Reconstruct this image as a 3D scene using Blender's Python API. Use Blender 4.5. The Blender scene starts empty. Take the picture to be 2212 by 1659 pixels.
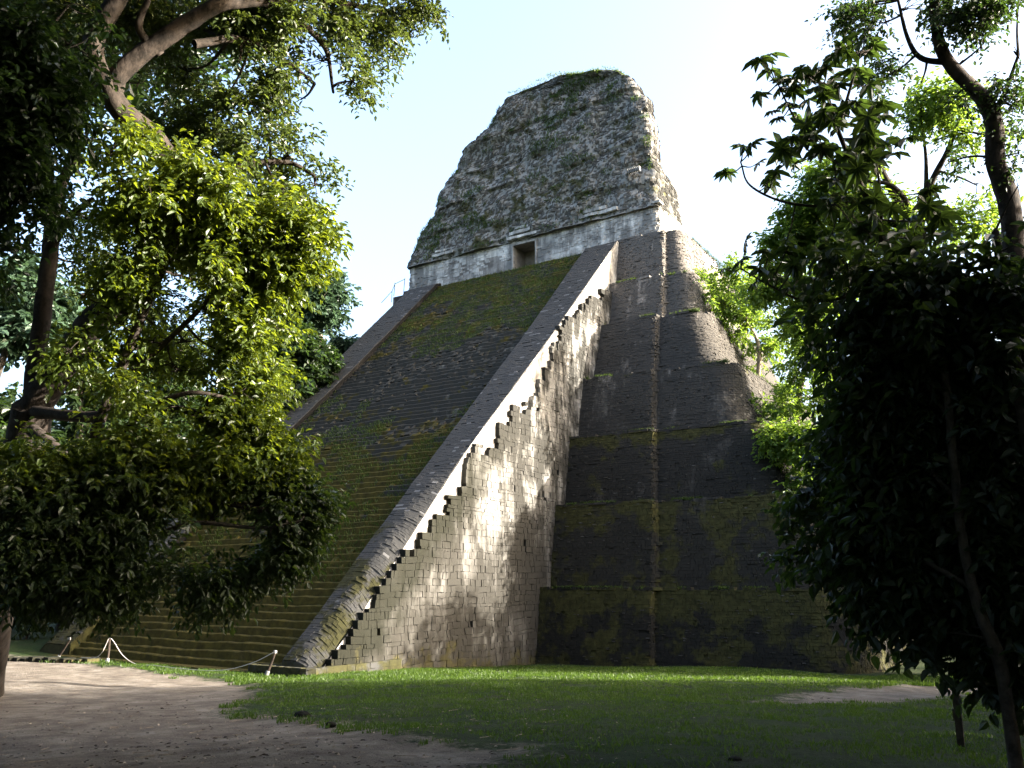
import bpy, math, random
import numpy as np
from mathutils import Vector

# ------------------------------------------------------------------ camera, sky, sun, exposure
S = bpy.context.scene
PITCH, YAW, EYE = math.radians(13.07), math.radians(33.1), 4.2
SUN_AZ, SUN_EL = math.radians(22), math.radians(18)      # azimuth from +x towards +y
cam = bpy.data.cameras.new('camera')
cam.sensor_width = 36; cam.lens = 29.86; cam.clip_start = .1; cam.clip_end = 5000
co = bpy.data.objects.new('camera', cam); S.collection.objects.link(co)
co.location = (0, 0, EYE); co.rotation_euler = (math.pi/2 + PITCH, 0, YAW)
S.camera = co
W = bpy.data.worlds.new('World'); S.world = W; W.use_nodes = True
nt = W.node_tree; bg = nt.nodes['Background']
sk = nt.nodes.new('ShaderNodeTexSky'); sk.sky_type = 'NISHITA'; sk.sun_disc = False
sk.sun_elevation = SUN_EL; sk.sun_rotation = math.pi/2 - SUN_AZ
sk.air_density = 1.0; sk.dust_density = 9.0; sk.ozone_density = 2.0
nt.links.new(sk.outputs[0], bg.inputs[0]); bg.inputs[1].default_value = .15
sl = bpy.data.lights.new('sun', 'SUN'); sl.energy = 4.6; sl.angle = math.radians(.5); sl.color = (1, .93, .82)
so = bpy.data.objects.new('sun', sl); S.collection.objects.link(so)
SD = Vector((math.cos(SUN_EL)*math.cos(SUN_AZ), math.cos(SUN_EL)*math.sin(SUN_AZ), math.sin(SUN_EL)))
so.rotation_euler = SD.to_track_quat('Z', 'Y').to_euler(); so.location = SD*200
S.view_settings.view_transform = 'Standard'; S.view_settings.look = 'None'; S.view_settings.gamma = 1
S.view_settings.exposure = 2.9
S.cycles.max_bounces = 6; S.cycles.transparent_max_bounces = 4; S.cycles.diffuse_bounces = 3
S.cycles.use_denoising = True

rng = np.random.default_rng(7); random.seed(7)
# ------------------------------------------------------------------ helpers
F_, CX, CY = 1835., 1106., 829.5
hd = np.array([-math.sin(YAW), math.cos(YAW), 0]); rt = np.array([math.cos(YAW), math.sin(YAW), 0]); uz = np.array([0, 0, 1.])
fw = hd*math.cos(PITCH) + uz*math.sin(PITCH); up = -hd*math.sin(PITCH) + uz*math.cos(PITCH)
def at(x, y, d):      # survey mark of the photograph at distance d
    v = fw + rt*(x-CX)/F_ - up*(y-CY)/F_
    return np.array([0, 0, EYE]) + v/np.linalg.norm(v)*d
def ss(a, b, x):
    t = np.clip((x-a)/(b-a), 0, 1); return t*t*(3-2*t)
def gz(x, y):
    x = np.asarray(x, float); y = np.asarray(y, float)
    d = np.hypot(x, y)
    z = 2.6 - .0619*np.minimum(d, 58) + .05*np.clip(-x-31, 0, 26)*ss(0, 20, y)
    z = z + 3.2*ss(-8, 8, x)*ss(46, 60, y)
    return z + .25*(vnoise(np.stack([x*.12, y*.12, x*0], -1)) - .5) + .09*(vnoise(np.stack([x*.5, y*.5, x*0+3], -1)) - .5)
def _h(i, j, k):
    n = (i.astype(np.int64)*374761393 + j.astype(np.int64)*668265263 + k.astype(np.int64)*2147483647*3) & 0xffffffff
    n = ((n ^ (n >> 13))*1274126177) & 0xffffffff
    return ((n ^ (n >> 16)) & 0xffff)/65535.
def vnoise(p):
    p = np.asarray(p, float); f = np.floor(p); t = p-f; t = t*t*(3-2*t)
    i, j, k = f[..., 0], f[..., 1], f[..., 2]; r = 0
    for a in (0, 1):
        for b in (0, 1):
            for c in (0, 1):
                w = (t[..., 0] if a else 1-t[..., 0])*(t[..., 1] if b else 1-t[..., 1])*(t[..., 2] if c else 1-t[..., 2])
                r = r + w*_h(i+a, j+b, k+c)
    return r
def fbm(p, o=3):
    r = 0; a = .5
    for k in range(o): r = r + a*vnoise(np.asarray(p)*2**k + 17*k); a *= .5
    return r/(1-.5**o)
class MB:
    def __init__(s): s.v = []; s.f = []; s.n = 0; s.smooth = False
    def add(s, V, Fq):
        V = np.asarray(V, float).reshape(-1, 3); Fq = np.asarray(Fq, int)
        s.v.append(V); s.f.append(Fq + s.n); s.n += len(V)
    def grid(s, P, flip=False):
        a, b = P.shape[:2]; i = np.arange(a*b).reshape(a, b)
        q = np.stack([i[:-1, :-1], i[:-1, 1:], i[1:, 1:], i[1:, :-1]], -1).reshape(-1, 4)
        s.add(P.reshape(-1, 3), q[:, ::-1] if flip else q)
    def box(s, lo, hi):
        x0, y0, z0 = lo; x1, y1, z1 = hi
        s.add([(x0,y0,z0),(x1,y0,z0),(x1,y1,z0),(x0,y1,z0),(x0,y0,z1),(x1,y0,z1),(x1,y1,z1),(x0,y1,z1)],
              [(0,3,2,1),(4,5,6,7),(0,1,5,4),(1,2,6,5),(2,3,7,6),(3,0,4,7)])
    def build(s, name, mat, parent=None, smooth=False):
        V = np.concatenate(s.v); me = bpy.data.meshes.new(name)
        me.vertices.add(len(V)); me.vertices.foreach_set('co', V.ravel())
        q = [f for f in s.f if f.shape[1] == 4]; t = [f for f in s.f if f.shape[1] == 3]
        loops = np.concatenate([f.ravel() for f in q+t]); nq = sum(len(f) for f in q); ntr = sum(len(f) for f in t)
        tot = np.r_[np.full(nq, 4), np.full(ntr, 3)]; st = np.r_[0, np.cumsum(tot)[:-1]]
        me.loops.add(len(loops)); me.loops.foreach_set('vertex_index', loops)
        me.polygons.add(len(tot)); me.polygons.foreach_set('loop_start', st); me.polygons.foreach_set('loop_total', tot)
        me.polygons.foreach_set('use_smooth', np.full(len(tot), bool(smooth)))
        me.update(calc_edges=True)
        me.materials.append(mat)
        o = bpy.data.objects.new(name, me); S.collection.objects.link(o)
        if parent is not None:
            o.parent = parent
            if parent.type != 'EMPTY' or parent.location.length > 0 or parent.parent:
                o.matrix_parent_inverse = parent_matrix(parent).inverted()
        return o
from mathutils import Matrix
def parent_matrix(o):
    m = Matrix.Translation(o.location)
    return m
def tag(o, label=None, cat=None, group=None, kind=None):
    for k, v in (('label', label), ('category', cat), ('group', group), ('kind', kind)):
        if v: o[k] = v
    return o
def thing(name, label, cat, loc=(0, 0, 0), group=None):
    o = bpy.data.objects.new(name, None); S.collection.objects.link(o); o.location = [float(c) for c in loc]
    return tag(o, label, cat, group)
def spline(P, n=6):
    P = np.asarray(P, float)
    if len(P) < 3: return np.linspace(P[0], P[-1], n+1)
    Q = np.vstack([2*P[0]-P[1], P, 2*P[-1]-P[-2]]); out = []
    for i in range(1, len(Q)-2):
        for t in np.linspace(0, 1, n, endpoint=False):
            a, b, c, d = Q[i-1:i+3]
            out.append(.5*((2*b)+(-a+c)*t+(2*a-5*b+4*c-d)*t*t+(-a+3*b-3*c+d)*t**3))
    out.append(P[-1]); return np.array(out)
def tube(mb, P, r0, r1, k=8, rough=0., pw=1.):
    P = np.asarray(P, float); n = len(P); T = np.gradient(P, axis=0); T /= np.linalg.norm(T, axis=1)[:, None]+1e-9
    a = np.cross(T, [.31, .17, .93]); a /= np.linalg.norm(a, axis=1)[:, None]+1e-9; b = np.cross(T, a)
    t = np.linspace(0, 1, n)**pw; r = (r0+(r1-r0)*t)[:, None]
    th = np.linspace(0, 2*np.pi, k, endpoint=False)
    R = r*np.ones((1, k))
    if rough:
        pp = P[:, None]+.0; q = np.stack([np.cos(th)*1.3, np.sin(th)*1.3, th*0], -1)[None]
        R = R*(1+rough*(fbm(pp*2.2+q*1.5)-.5)*2)
    V = P[:, None]+R[..., None]*(a[:, None]*np.cos(th)[None, :, None]+b[:, None]*np.sin(th)[None, :, None])
    i = np.arange(n*k).reshape(n, k); j = np.roll(i, -1, 1)
    mb.add(V, np.stack([i[:-1], j[:-1], j[1:], i[1:]], -1).reshape(-1, 4))
    mb.add(np.r_[V[-1], [P[-1]+T[-1]*r1]], [(m, (m+1) % k, k) for m in range(k)])

# ------------------------------------------------------------------ materials
def nmat(name):
    m = bpy.data.materials.new(name); m.use_nodes = True; t = m.node_tree
    for n in list(t.nodes): t.nodes.remove(n)
    out = t.nodes.new('ShaderNodeOutputMaterial'); return m, t, out
class NB:
    def __init__(s, t): s.t = t
    def n(s, ty, **kw):
        o = s.t.nodes.new(ty)
        for k, v in kw.items():
            if k.startswith('_'): setattr(o, k[1:], v)
        return o
    def noise(s, sc, det=4, vec=None, rough=.55, scl=None):
        o = s.n('ShaderNodeTexNoise'); o.inputs['Scale'].default_value = sc; o.inputs['Detail'].default_value = det; o.inputs['Roughness'].default_value = rough
        if vec is None: vec = s.obj()
        if scl:
            m = s.n('ShaderNodeMapping'); m.inputs['Scale'].default_value = scl; s.t.links.new(vec, m.inputs[0]); vec = m.outputs[0]
        s.t.links.new(vec, o.inputs['Vector']); return o.outputs['Fac']
    def obj(s):
        g = s.n('ShaderNodeNewGeometry'); return g.outputs['Position']
    def ramp(s, fac, st):
        r = s.n('ShaderNodeValToRGB'); s.t.links.new(fac, r.inputs[0]); e = r.color_ramp.elements
        while len(e) > 1: e.remove(e[-1])
        for i, (p, c) in enumerate(st):
            q = e[0] if i == 0 else e.new(p)
            q.position = p; q.color = (*c, 1) if isinstance(c, tuple) else (c, c, c, 1)
        return r.outputs[0]
    def mix(s, fac, a, b, mode='MIX'):
        m = s.n('ShaderNodeMix'); m.data_type = 'RGBA'; m.blend_type = mode
        for v, i in ((fac, 0), (a, 6), (b, 7)):
            if hasattr(v, 'links') or hasattr(v, 'is_output'): s.t.links.new(v, m.inputs[i])
            elif isinstance(v, tuple): m.inputs[i].default_value = (*v, 1)
            else: m.inputs[i].default_value = v if i == 0 else (v, v, v, 1)
        return m.outputs[2]
    def math(s, op, a, b=0.):
        m = s.n('ShaderNodeMath'); m.operation = op
        for v, i in ((a, 0), (b, 1)):
            if hasattr(v, 'is_output'): s.t.links.new(v, m.inputs[i])
            else: m.inputs[i].default_value = v
        return m.outputs[0]
    def z(s):
        x = s.n('ShaderNodeSeparateXYZ'); s.t.links.new(s.obj(), x.inputs[0]); return x.outputs
    def rand(s):
        return s.n('ShaderNodeNewGeometry').outputs['Random Per Island']
def maprange(b, v, a0, a1, o0=0., o1=1.):
    m = b.n('ShaderNodeMapRange'); b.t.links.new(v, m.inputs[0])
    for i, q in enumerate((a0, a1, o0, o1)): m.inputs[i+1].default_value = q
    return m.outputs[0]
def finish(b, out, col, rough=.95, bump=None, bs=.5, bd=.05, spec=.15):
    p = b.n('ShaderNodeBsdfPrincipled'); b.t.links.new(col, p.inputs['Base Color']); p.inputs['Roughness'].default_value = rough
    p.inputs['Specular IOR Level'].default_value = spec
    if bump is not None:
        k = b.n('ShaderNodeBump'); k.inputs['Strength'].default_value = bs; k.inputs['Distance'].default_value = bd
        b.t.links.new(bump, k.inputs['Height']); b.t.links.new(k.outputs[0], p.inputs['Normal'])
    b.t.links.new(p.outputs[0], out.inputs[0])
def stone_mat(name, light, dark, lichen=.5, edge_stain_shade=None, bands=None, contrast=(.75, 1.25), moss=None, moss_z=None, moss_amt=.5, low_dark=None, scale=.35, streak=True, spec_white=0.):
    """limestone: tone per block, black lichen in patches and streaks, moss"""
    m, t, out = nmat(name); b = NB(t)
    base = b.ramp(b.rand(), [(0, tuple(c*contrast[0] for c in light)), (.5, light), (1, tuple(min(c*contrast[1], .9) for c in light))])
    base = b.mix(.35, base, b.ramp(b.noise(6, 5), [(.3, tuple(c*.6 for c in light)), (.7, tuple(min(1, c*1.2) for c in light))]))
    n1 = b.noise(scale, 6, rough=.65)
    if streak: n1 = b.math('ADD', b.math('MULTIPLY', n1, .55), b.math('MULTIPLY', b.noise(1.3, 5, scl=(1, 1, .16), rough=.65), .45))
    lf = b.ramp(n1, [(max(0, .62-lichen*.35-.07), 0.), (.62-lichen*.35+.07, 1.)])
    lf = b.math('MULTIPLY', b.math('SUBTRACT', 1., lf), 1.) if False else lf
    col = b.mix(lf, base, dark)
    if low_dark:  # darker towards the foot: lichen and stain, with tree shade painted in
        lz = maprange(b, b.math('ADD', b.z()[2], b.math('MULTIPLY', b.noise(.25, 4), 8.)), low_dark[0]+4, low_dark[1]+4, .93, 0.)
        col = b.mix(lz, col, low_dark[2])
    if spec_white:
        w = b.ramp(b.rand(), [(1-spec_white-.01, 0.), (1-spec_white, 1.)])
        col = b.mix(b.math('MULTIPLY', w, .7), col, light)
    if edge_stain_shade:      # dark stain below the broken coping, with the shadow there painted in
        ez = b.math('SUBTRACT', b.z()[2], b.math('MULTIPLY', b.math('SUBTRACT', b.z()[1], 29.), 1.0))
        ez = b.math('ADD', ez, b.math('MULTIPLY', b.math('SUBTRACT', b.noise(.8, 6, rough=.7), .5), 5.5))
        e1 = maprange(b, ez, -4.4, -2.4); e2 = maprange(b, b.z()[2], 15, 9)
        col = b.mix(b.math('MULTIPLY', b.math('MULTIPLY', e1, e2), .92), col, edge_stain_shade)
    col = b.mix(1., col, b.n('ShaderNodeObjectInfo').outputs['Color'], 'MULTIPLY')
    if moss:
        n2 = b.noise(.5, 6, rough=.7)
        if moss_z:
            zz = maprange(b, b.z()[2], moss_z[0], moss_z[1], moss_z[2], moss_z[3]); n2 = b.math('ADD', n2, zz)
        if bands: n2 = b.math('ADD', n2, b.ramp(b.math('MULTIPLY', b.z()[2], .025), bands))
        mf = b.ramp(n2, [(.62-moss_amt*.3, 0.), (.70-moss_amt*.3, 1.)])
        mc = b.ramp(b.noise(3, 5), [(.3, tuple(c*.55 for c in moss)), (.7, tuple(c*1.35 for c in moss))])
        col = b.mix(b.math('MULTIPLY', mf, .9), col, mc)
    bump = b.math('ADD', b.noise(9, 6, rough=.7), b.math('MULTIPLY', b.noise(40, 3), .4))
    finish(b, out, col, .95, bump, .55, .03)
    return m
def leaf_mat(name, c0, c1, trans, tm=.5, gloss=.35, autumn=False):
    m, t, out = nmat(name); b = NB(t)
    st = [(0, c0), (.6, tuple((a+d)/2 for a, d in zip(c0, c1))), (1, c1)]
    if autumn: st = [(0, c0), (.9, c1), (.985, c1), (1, (.25, .17, .03))]
    col = b.ramp(b.math('ADD', b.math('MULTIPLY', b.rand(), .65), b.math('MULTIPLY', b.noise(.5, 3), .45)), st)
    p = b.n('ShaderNodeBsdfPrincipled'); p.inputs['Roughness'].default_value = .42; p.inputs['Specular IOR Level'].default_value = gloss
    t.links.new(col, p.inputs['Base Color'])
    tr = b.n('ShaderNodeBsdfTranslucent'); t.links.new(b.mix(.75, col, trans), tr.inputs[0])
    mx = b.n('ShaderNodeMixShader'); mx.inputs[0].default_value = tm
    t.links.new(p.outputs[0], mx.inputs[1]); t.links.new(tr.outputs[0], mx.inputs[2]); t.links.new(mx.outputs[0], out.inputs[0])
    return m
def bark_mat(name, a, c):
    m, t, out = nmat(name); b = NB(t)
    col = b.ramp(b.noise(4, 8, rough=.75), [(.38, c), (.58, a), (.75, tuple(x*1.35 for x in a))])
    finish(b, out, col, .9, b.noise(7, 6, scl=(1, 1, .35)), .7, .05)
    return m
M = {}
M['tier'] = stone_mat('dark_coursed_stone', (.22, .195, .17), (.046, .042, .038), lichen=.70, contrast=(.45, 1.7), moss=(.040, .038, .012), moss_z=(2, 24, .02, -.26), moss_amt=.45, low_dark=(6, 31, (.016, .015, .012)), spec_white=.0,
    bands=[(0, .0), (.05, .0), (.09, .16), (.094, 0.), (.17, .0), (.228, .18), (.232, 0.), (.32, .0), (.353, .26), (.357, 0.), (.46, 0.), (.472, .14), (.477, 0.)])
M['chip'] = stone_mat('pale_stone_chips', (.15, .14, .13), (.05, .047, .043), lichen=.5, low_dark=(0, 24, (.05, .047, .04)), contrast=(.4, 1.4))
M['stair'] = stone_mat('mossy_stair_stone', (.17, .155, .13), (.032, .03, .025), lichen=.8, moss=(.060, .047, .008), moss_z=(2, 20, .24, -.14), moss_amt=.5,
    bands=[(0, .0), (.52, .0), (.60, .12), (.85, .20)])
M['slope'] = stone_mat('balustrade_top_stone', (.165, .160, .155), (.045, .044, .042), lichen=.9, moss=(.032, .030, .009), moss_z=(0, 14, .06, -.2), moss_amt=.5, spec_white=.02)
M['side'] = stone_mat('pale_rubble_masonry', (.28, .268, .248), (.026, .025, .022), lichen=.54, contrast=(.55, 1.4), moss=(.050, .044, .018), moss_z=(-1, 3, .14, -.3), moss_amt=.35, scale=.25, edge_stain_shade=(.010, .010, .006), low_dark=(-3, 17, (.030, .027, .022)))
M['plaster'] = stone_mat('pale_lime_plaster', (.34, .32, .29), (.12, .11, .10), lichen=.3, scale=.6)
M['wall'] = stone_mat('light_wall_stone', (.58, .56, .52), (.17, .165, .155), lichen=.40, contrast=(.5, 1.4), scale=.28, streak=True)
M['comb'] = stone_mat('weathered_rubble_stone', (.29, .28, .26), (.085, .08, .072), lichen=.66, contrast=(.6, 1.4), moss=(.05, .05, .018), moss_amt=.30, scale=.3, spec_white=.07)
M['core'] = stone_mat('recessed_mortar', (.10, .09, .08), (.02, .02, .018), lichen=.8)
M['corelight'] = stone_mat('pale_mortar', (.30, .28, .25), (.10, .09, .08), lichen=.5)
M['jamb'] = stone_mat('brown_door_reveal', (.30, .26, .21), (.16, .14, .12), lichen=.2, streak=False)
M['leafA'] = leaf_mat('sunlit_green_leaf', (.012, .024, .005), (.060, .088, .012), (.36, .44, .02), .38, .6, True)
M['leafS'] = leaf_mat('shaded_green_leaf', (.008, .018, .006), (.034, .052, .012), (.14, .22, .02), .3, .5)  # darker tree's green, with the shade of the low boughs painted in
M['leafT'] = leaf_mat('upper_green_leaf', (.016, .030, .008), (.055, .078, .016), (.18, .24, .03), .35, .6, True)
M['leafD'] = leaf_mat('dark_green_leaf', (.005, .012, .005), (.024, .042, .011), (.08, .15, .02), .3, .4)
M['leafR'] = leaf_mat('broad_dark_leaf', (.006, .012, .006), (.020, .034, .012), (.10, .17, .02), .28, .4, True)
M['leafB'] = leaf_mat('far_green_leaf', (.04, .075, .012), (.09, .14, .025), (.30, .45, .04), .45, .3)
M['leafF'] = leaf_mat('haze_tinted_leaf', (.03, .055, .035), (.05, .085, .05), (.10, .18, .07), .3, .3)  # blue cast is distance haze painted into the leaf colour
M['grass'] = leaf_mat('grass_blade', (.016, .034, .005), (.05, .085, .012), (.14, .24, .02), .35, .2)
M['moss'] = leaf_mat('dull_moss_and_fern', (.018, .036, .007), (.045, .070, .014), (.12, .18, .03), .3, .15)
M['litter'] = leaf_mat('dry_fallen_leaf', (.02, .013, .008), (.06, .04, .02), (.05, .03, .01), .1, .2)
M['barkA'] = bark_mat('grey_brown_bark', (.045, .035, .028), (.012, .010, .008))
M['barkD'] = bark_mat('dark_bark', (.06, .05, .04), (.02, .017, .014))
M['barkL'] = bark_mat('pale_bark', (.30, .25, .20), (.10, .08, .06))

# ------------------------------------------------------------------ ground: one sheet, bare earth / lawn by region
dirt_marks = [[(-400,1420),(0,1412),(180,1432),(330,1450),(520,1470),(560,1500),(480,1530),(640,1550),(760,1562),(850,1596),(1000,1612),(1155,1615),(1080,1645),(1010,1700),(900,1900),(-900,1900)],
              [(1640,1514),(1750,1500),(1950,1484),(2110,1470),(2200,1490),(2080,1508),(1900,1516),(1740,1518)],
              [(1235,1795),(1300,1780),(1310,1800)]]
def ground_hit(px, py):
    v = fw + rt*(px-CX)/F_ - up*(py-CY)/F_; lo = 4.
    for k in range(900):
        q = np.array([0, 0, EYE]) + v*lo
        if q[2] < 2.6-.0619*min(math.hypot(q[0], q[1]), 58)+.05*min(max(-q[0]-31, 0), 26): return q
        lo += .1
    return q
def poly_dist(poly, X, Y):      # signed distance in metres, positive inside
    P = np.array([ground_hit(*p)[:2] for p in poly]); n = len(P); d = np.full(X.shape, 1e9); ins = np.zeros(X.shape, bool)
    for i in range(n):
        a, b = P[i], P[(i+1) % n]; e = b-a
        t = np.clip(((X-a[0])*e[0]+(Y-a[1])*e[1])/(e@e+1e-9), 0, 1)
        d = np.minimum(d, np.hypot(X-a[0]-t*e[0], Y-a[1]-t*e[1]))
        c = ((a[1] > Y) != (b[1] > Y)) & (X < (b[0]-a[0])*(Y-a[1])/(b[1]-a[1]+1e-12)+a[0]); ins ^= c
    return np.where(ins, d, -d)
def dirt(X, Y):
    r = np.full(np.shape(X), -9.)
    for p in dirt_marks: r = np.maximum(r, poly_dist(p, X, Y))
    return r
def build_ground():
    xs = np.r_[-1500, -700, -350, -200, -140, -110, np.arange(-90, -60, 1.5), np.arange(-60, 8, .22), np.arange(8, 40, 1.5), 50, 70, 100, 150, 250, 500, 1200]
    ys = np.r_[-1200, -500, -200, -100, -60, -40, -25, np.arange(-15, 3, 1.5), np.arange(3, 52, .22), np.arange(52, 90, 1.5), 100, 120, 160, 220, 400, 800, 1500]
    X, Y = np.meshgrid(xs, ys); Z = gz(X, Y); D = dirt(X, Y)
    mid = (X > -60) & (X < 8) & (Y > 3) & (Y < 52)
    Z = Z + np.where(mid, .05*(fbm(np.stack([X*2.2, Y*2.2, X*0], -1))-.5), 0)
    Z = Z - .06*ss(-.3, .5, D)
    mb = MB(); mb.grid(np.stack([X, Y, Z], -1))
    m, t, out = nmat('earth_and_lawn'); b = NB(t)
    A = b.n('ShaderNodeAttribute'); A.attribute_name = 'bare'
    w = b.math('ADD', A.outputs['Fac'], b.math('MULTIPLY', b.math('SUBTRACT', b.noise(.9, 7, rough=.7), .5), 3.2))
    w = b.math('ADD', w, b.math('MULTIPLY', b.math('SUBTRACT', b.noise(4.5, 6, rough=.75), .5), 2.2))
    f = b.ramp(maprange(b, w, -.35, .35), [(0, 0.), (1, 1.)])
    earth = b.ramp(b.noise(1.1, 8, rough=.7), [(.3, (.07, .058, .046)), (.5, (.145, .122, .098)), (.72, (.25, .225, .19))])
    earth = b.mix(b.ramp(b.noise(14, 4), [(.58, 0.), (.68, .7)]), earth, (.07, .055, .04))
    grass = b.ramp(b.noise(1.7, 8, rough=.75), [(.3, (.010, .020, .004)), (.52, (.020, .042, .005)), (.75, (.040, .056, .010))])
    grass = b.mix(b.ramp(b.noise(.45, 5, rough=.6), [(.42, 0.), (.66, .55)]), grass, (.045, .045, .018))
    grass = b.mix(b.ramp(b.noise(9, 5, rough=.8), [(.35, .85), (.58, 0.)]), grass, (.008, .012, .004))
    finish(b, out, b.mix(f, grass, earth), .95, b.math('ADD', b.noise(4, 8, rough=.7), b.math('MULTIPLY', b.noise(40, 4), .5)), 1., .13)
    o = mb.build('ground', m, smooth=True); tag(o, kind='structure')
    a = o.data.attributes.new('bare', 'FLOAT', 'POINT'); a.data.foreach_set('value', np.clip(D, -5, 5).ravel().astype(np.float32))
build_ground()

def blades(mb, P, h, w, N=None, lean=.35):
    """grass blades: one bent triangle pair each"""
    n = len(P); th = rng.uniform(0, 2*np.pi, n); hh = h*rng.uniform(.5, 1.3, n)
    s = np.stack([np.cos(th), np.sin(th), 0*th], -1)*w
    ph = rng.uniform(0, 2*np.pi, n); ln = np.stack([np.cos(ph), np.sin(ph), 0*th], -1)*(lean*hh)[:, None]
    if N is not None: ln = ln+N*(.45*hh)[:, None]
    upv = np.array([0, 0, 1.])*hh[:, None]
    V = np.stack([P-s, P+s, P+upv*.6+ln*.4+s*.6, P+upv*.6+ln*.4-s*.6, P+upv+ln], 1)
    i = np.arange(n)[:, None]*5
    mb.add(V, i+np.array([0, 1, 2, 3])); k = mb.f.pop(); mb.f.append(k); mb.f.append(k[:, [3, 2, 0]]*0+np.stack([k[:, 3], k[:, 2], k[:, 0]+4], -1))

def lawn():
    n = 330000
    # more blades nearer, laid over the clearing
    d = 7+46*rng.random(n)**.8; a = rng.uniform(-.62, .62, n)
    X = d*(hd[0]*np.cos(a)+rt[0]*np.sin(a)); Y = d*(hd[1]*np.cos(a)+rt[1]*np.sin(a))
    D = dirt(X, Y)+(fbm(np.stack([X*.9, Y*.9, X*0+5], -1))-.5)*3.2
    dens = fbm(np.stack([X*1.5, Y*1.5, X*0+8], -1))
    k = (D < -.1) & (dens > .38) & ~((Y > 46.5) & (X < -9)) & ~((Y > 28.6) & (X < -29.5))
    X, Y, d = X[k], Y[k], d[k]; mb = MB()
    P = np.stack([X, Y, gz(X, Y)-.04], -1)
    for a_, b_ in ((7, 14), (14, 24), (24, 36), (36, 60)):
        q = (d >= a_) & (d < b_); m_ = (a_+b_)/2
        if q.any(): blades(mb, P[q], .05+.0018*m_, .005+.00035*m_)
    c = rng.integers(0, len(X), 420); c = c[(X[c] < 6)]; q = np.repeat(c, 22); j_ = rng.normal(0, .16, (len(q), 2)); Xc, Yc = X[q]+j_[:, 0], Y[q]+j_[:, 1]
    blades(mb, np.stack([Xc, Yc, gz(Xc, Yc)-.03], -1), .13, .014, None, .7)
    tag(mb.build('lawn_grass', M['grass']), 'short mown grass covering the clearing before the pyramid', 'grass', kind='stuff')
    # small weeds along the foot of the walls
lawn()
def litter():
    n = 5200; d = 7.5+22*rng.random(n)**1.3; a = rng.uniform(-.62, .55, n)
    X = d*(hd[0]*np.cos(a)+rt[0]*np.sin(a)); Y = d*(hd[1]*np.cos(a)+rt[1]*np.sin(a))
    D = dirt(X, Y); k = ((D > -.5) & (fbm(np.stack([X*.7, Y*.7, X*0], -1)) > .42)) | (rng.random(n) < .10); X, Y = X[k], Y[k]
    P = np.stack([X, Y, gz(X, Y)-.01], -1); m = len(P)
    th = rng.uniform(0, 2*np.pi, m); mb = MB()
    dr = np.stack([np.cos(th), np.sin(th), rng.uniform(-.05, .25, m)], -1); leaves(mb, P, dr, np.tile([0, 0, 1.], (m, 1)), rng.uniform(.04, .12, m)*rng.uniform(.5, 1, m), .5)
    tag(mb.build('fallen_leaves', M['litter']), 'dark dry leaves scattered over the bare earth', 'leaf litter', kind='stuff')

LT = np.array([(0, 0, 0), (.5, .30, .10), (.42, .68, .07), (0, 1, -.14), (-.42, .68, .07), (-.5, .30, .10)])
def leaves(mb, P, D, N, L, wr=.45):
    """leaf blades folded along the midrib; P base, D direction, N upward-ish normal"""
    D = D/np.linalg.norm(D, axis=1)[:, None]; X = np.cross(D, N); X /= np.linalg.norm(X, axis=1)[:, None]+1e-9; Z = np.cross(X, D)
    L = (np.broadcast_to(L, (len(P),))*rng.uniform(.75, 1.2, len(P)))[:, None]
    V = P[:, None]+L[..., None]*(X[:, None]*LT[None, :, 0:1]*wr+D[:, None]*LT[None, :, 1:2]+Z[:, None]*LT[None, :, 2:3])
    i = np.arange(len(P))[:, None]*6
    mb.add(V, np.concatenate([i+np.array([0, 1, 2, 3]), i+np.array([0, 3, 4, 5])]))
litter()
def twigs():
    mb = MB()
    for k in range(150):
        d = rng.uniform(8, 24); a = rng.uniform(-.6, .1); x = d*(hd[0]*math.cos(a)+rt[0]*math.sin(a)); y = d*(hd[1]*math.cos(a)+rt[1]*math.sin(a)); th = rng.uniform(0, 6.3); L = rng.uniform(.08, .4)
        P = np.array([(x+math.cos(th+q*.25)*L*q, y+math.sin(th+q*.25)*L*q) for q in (0, .5, 1)]); tube(mb, np.column_stack([P, gz(P[:, 0], P[:, 1])+.0]), .008, .004, 4)
    for k in range(900):
        d = 8+18*rng.random()**1.2; a = rng.uniform(-.6, .2); x = d*(hd[0]*math.cos(a)+rt[0]*math.sin(a)); y = d*(hd[1]*math.cos(a)+rt[1]*math.sin(a)); r_ = rng.uniform(.008, .03)
        z = float(gz(x, y)); o_ = rng.normal(0, .25, (6, 3))*r_; V = np.array([(r_, 0, 0), (0, r_, 0), (-r_, 0, 0), (0, -r_, 0), (0, 0, r_*.7), (0, 0, -r_)])+o_+np.array([x, y, z])
        mb.add(V, [(0, 1, 4), (1, 2, 4), (2, 3, 4), (3, 0, 4)])
    tag(mb.build('twigs_and_pebbles', M['barkL']), 'small twigs and pebbles strewn over the bare earth', 'debris', kind='stuff')
twigs()

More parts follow.
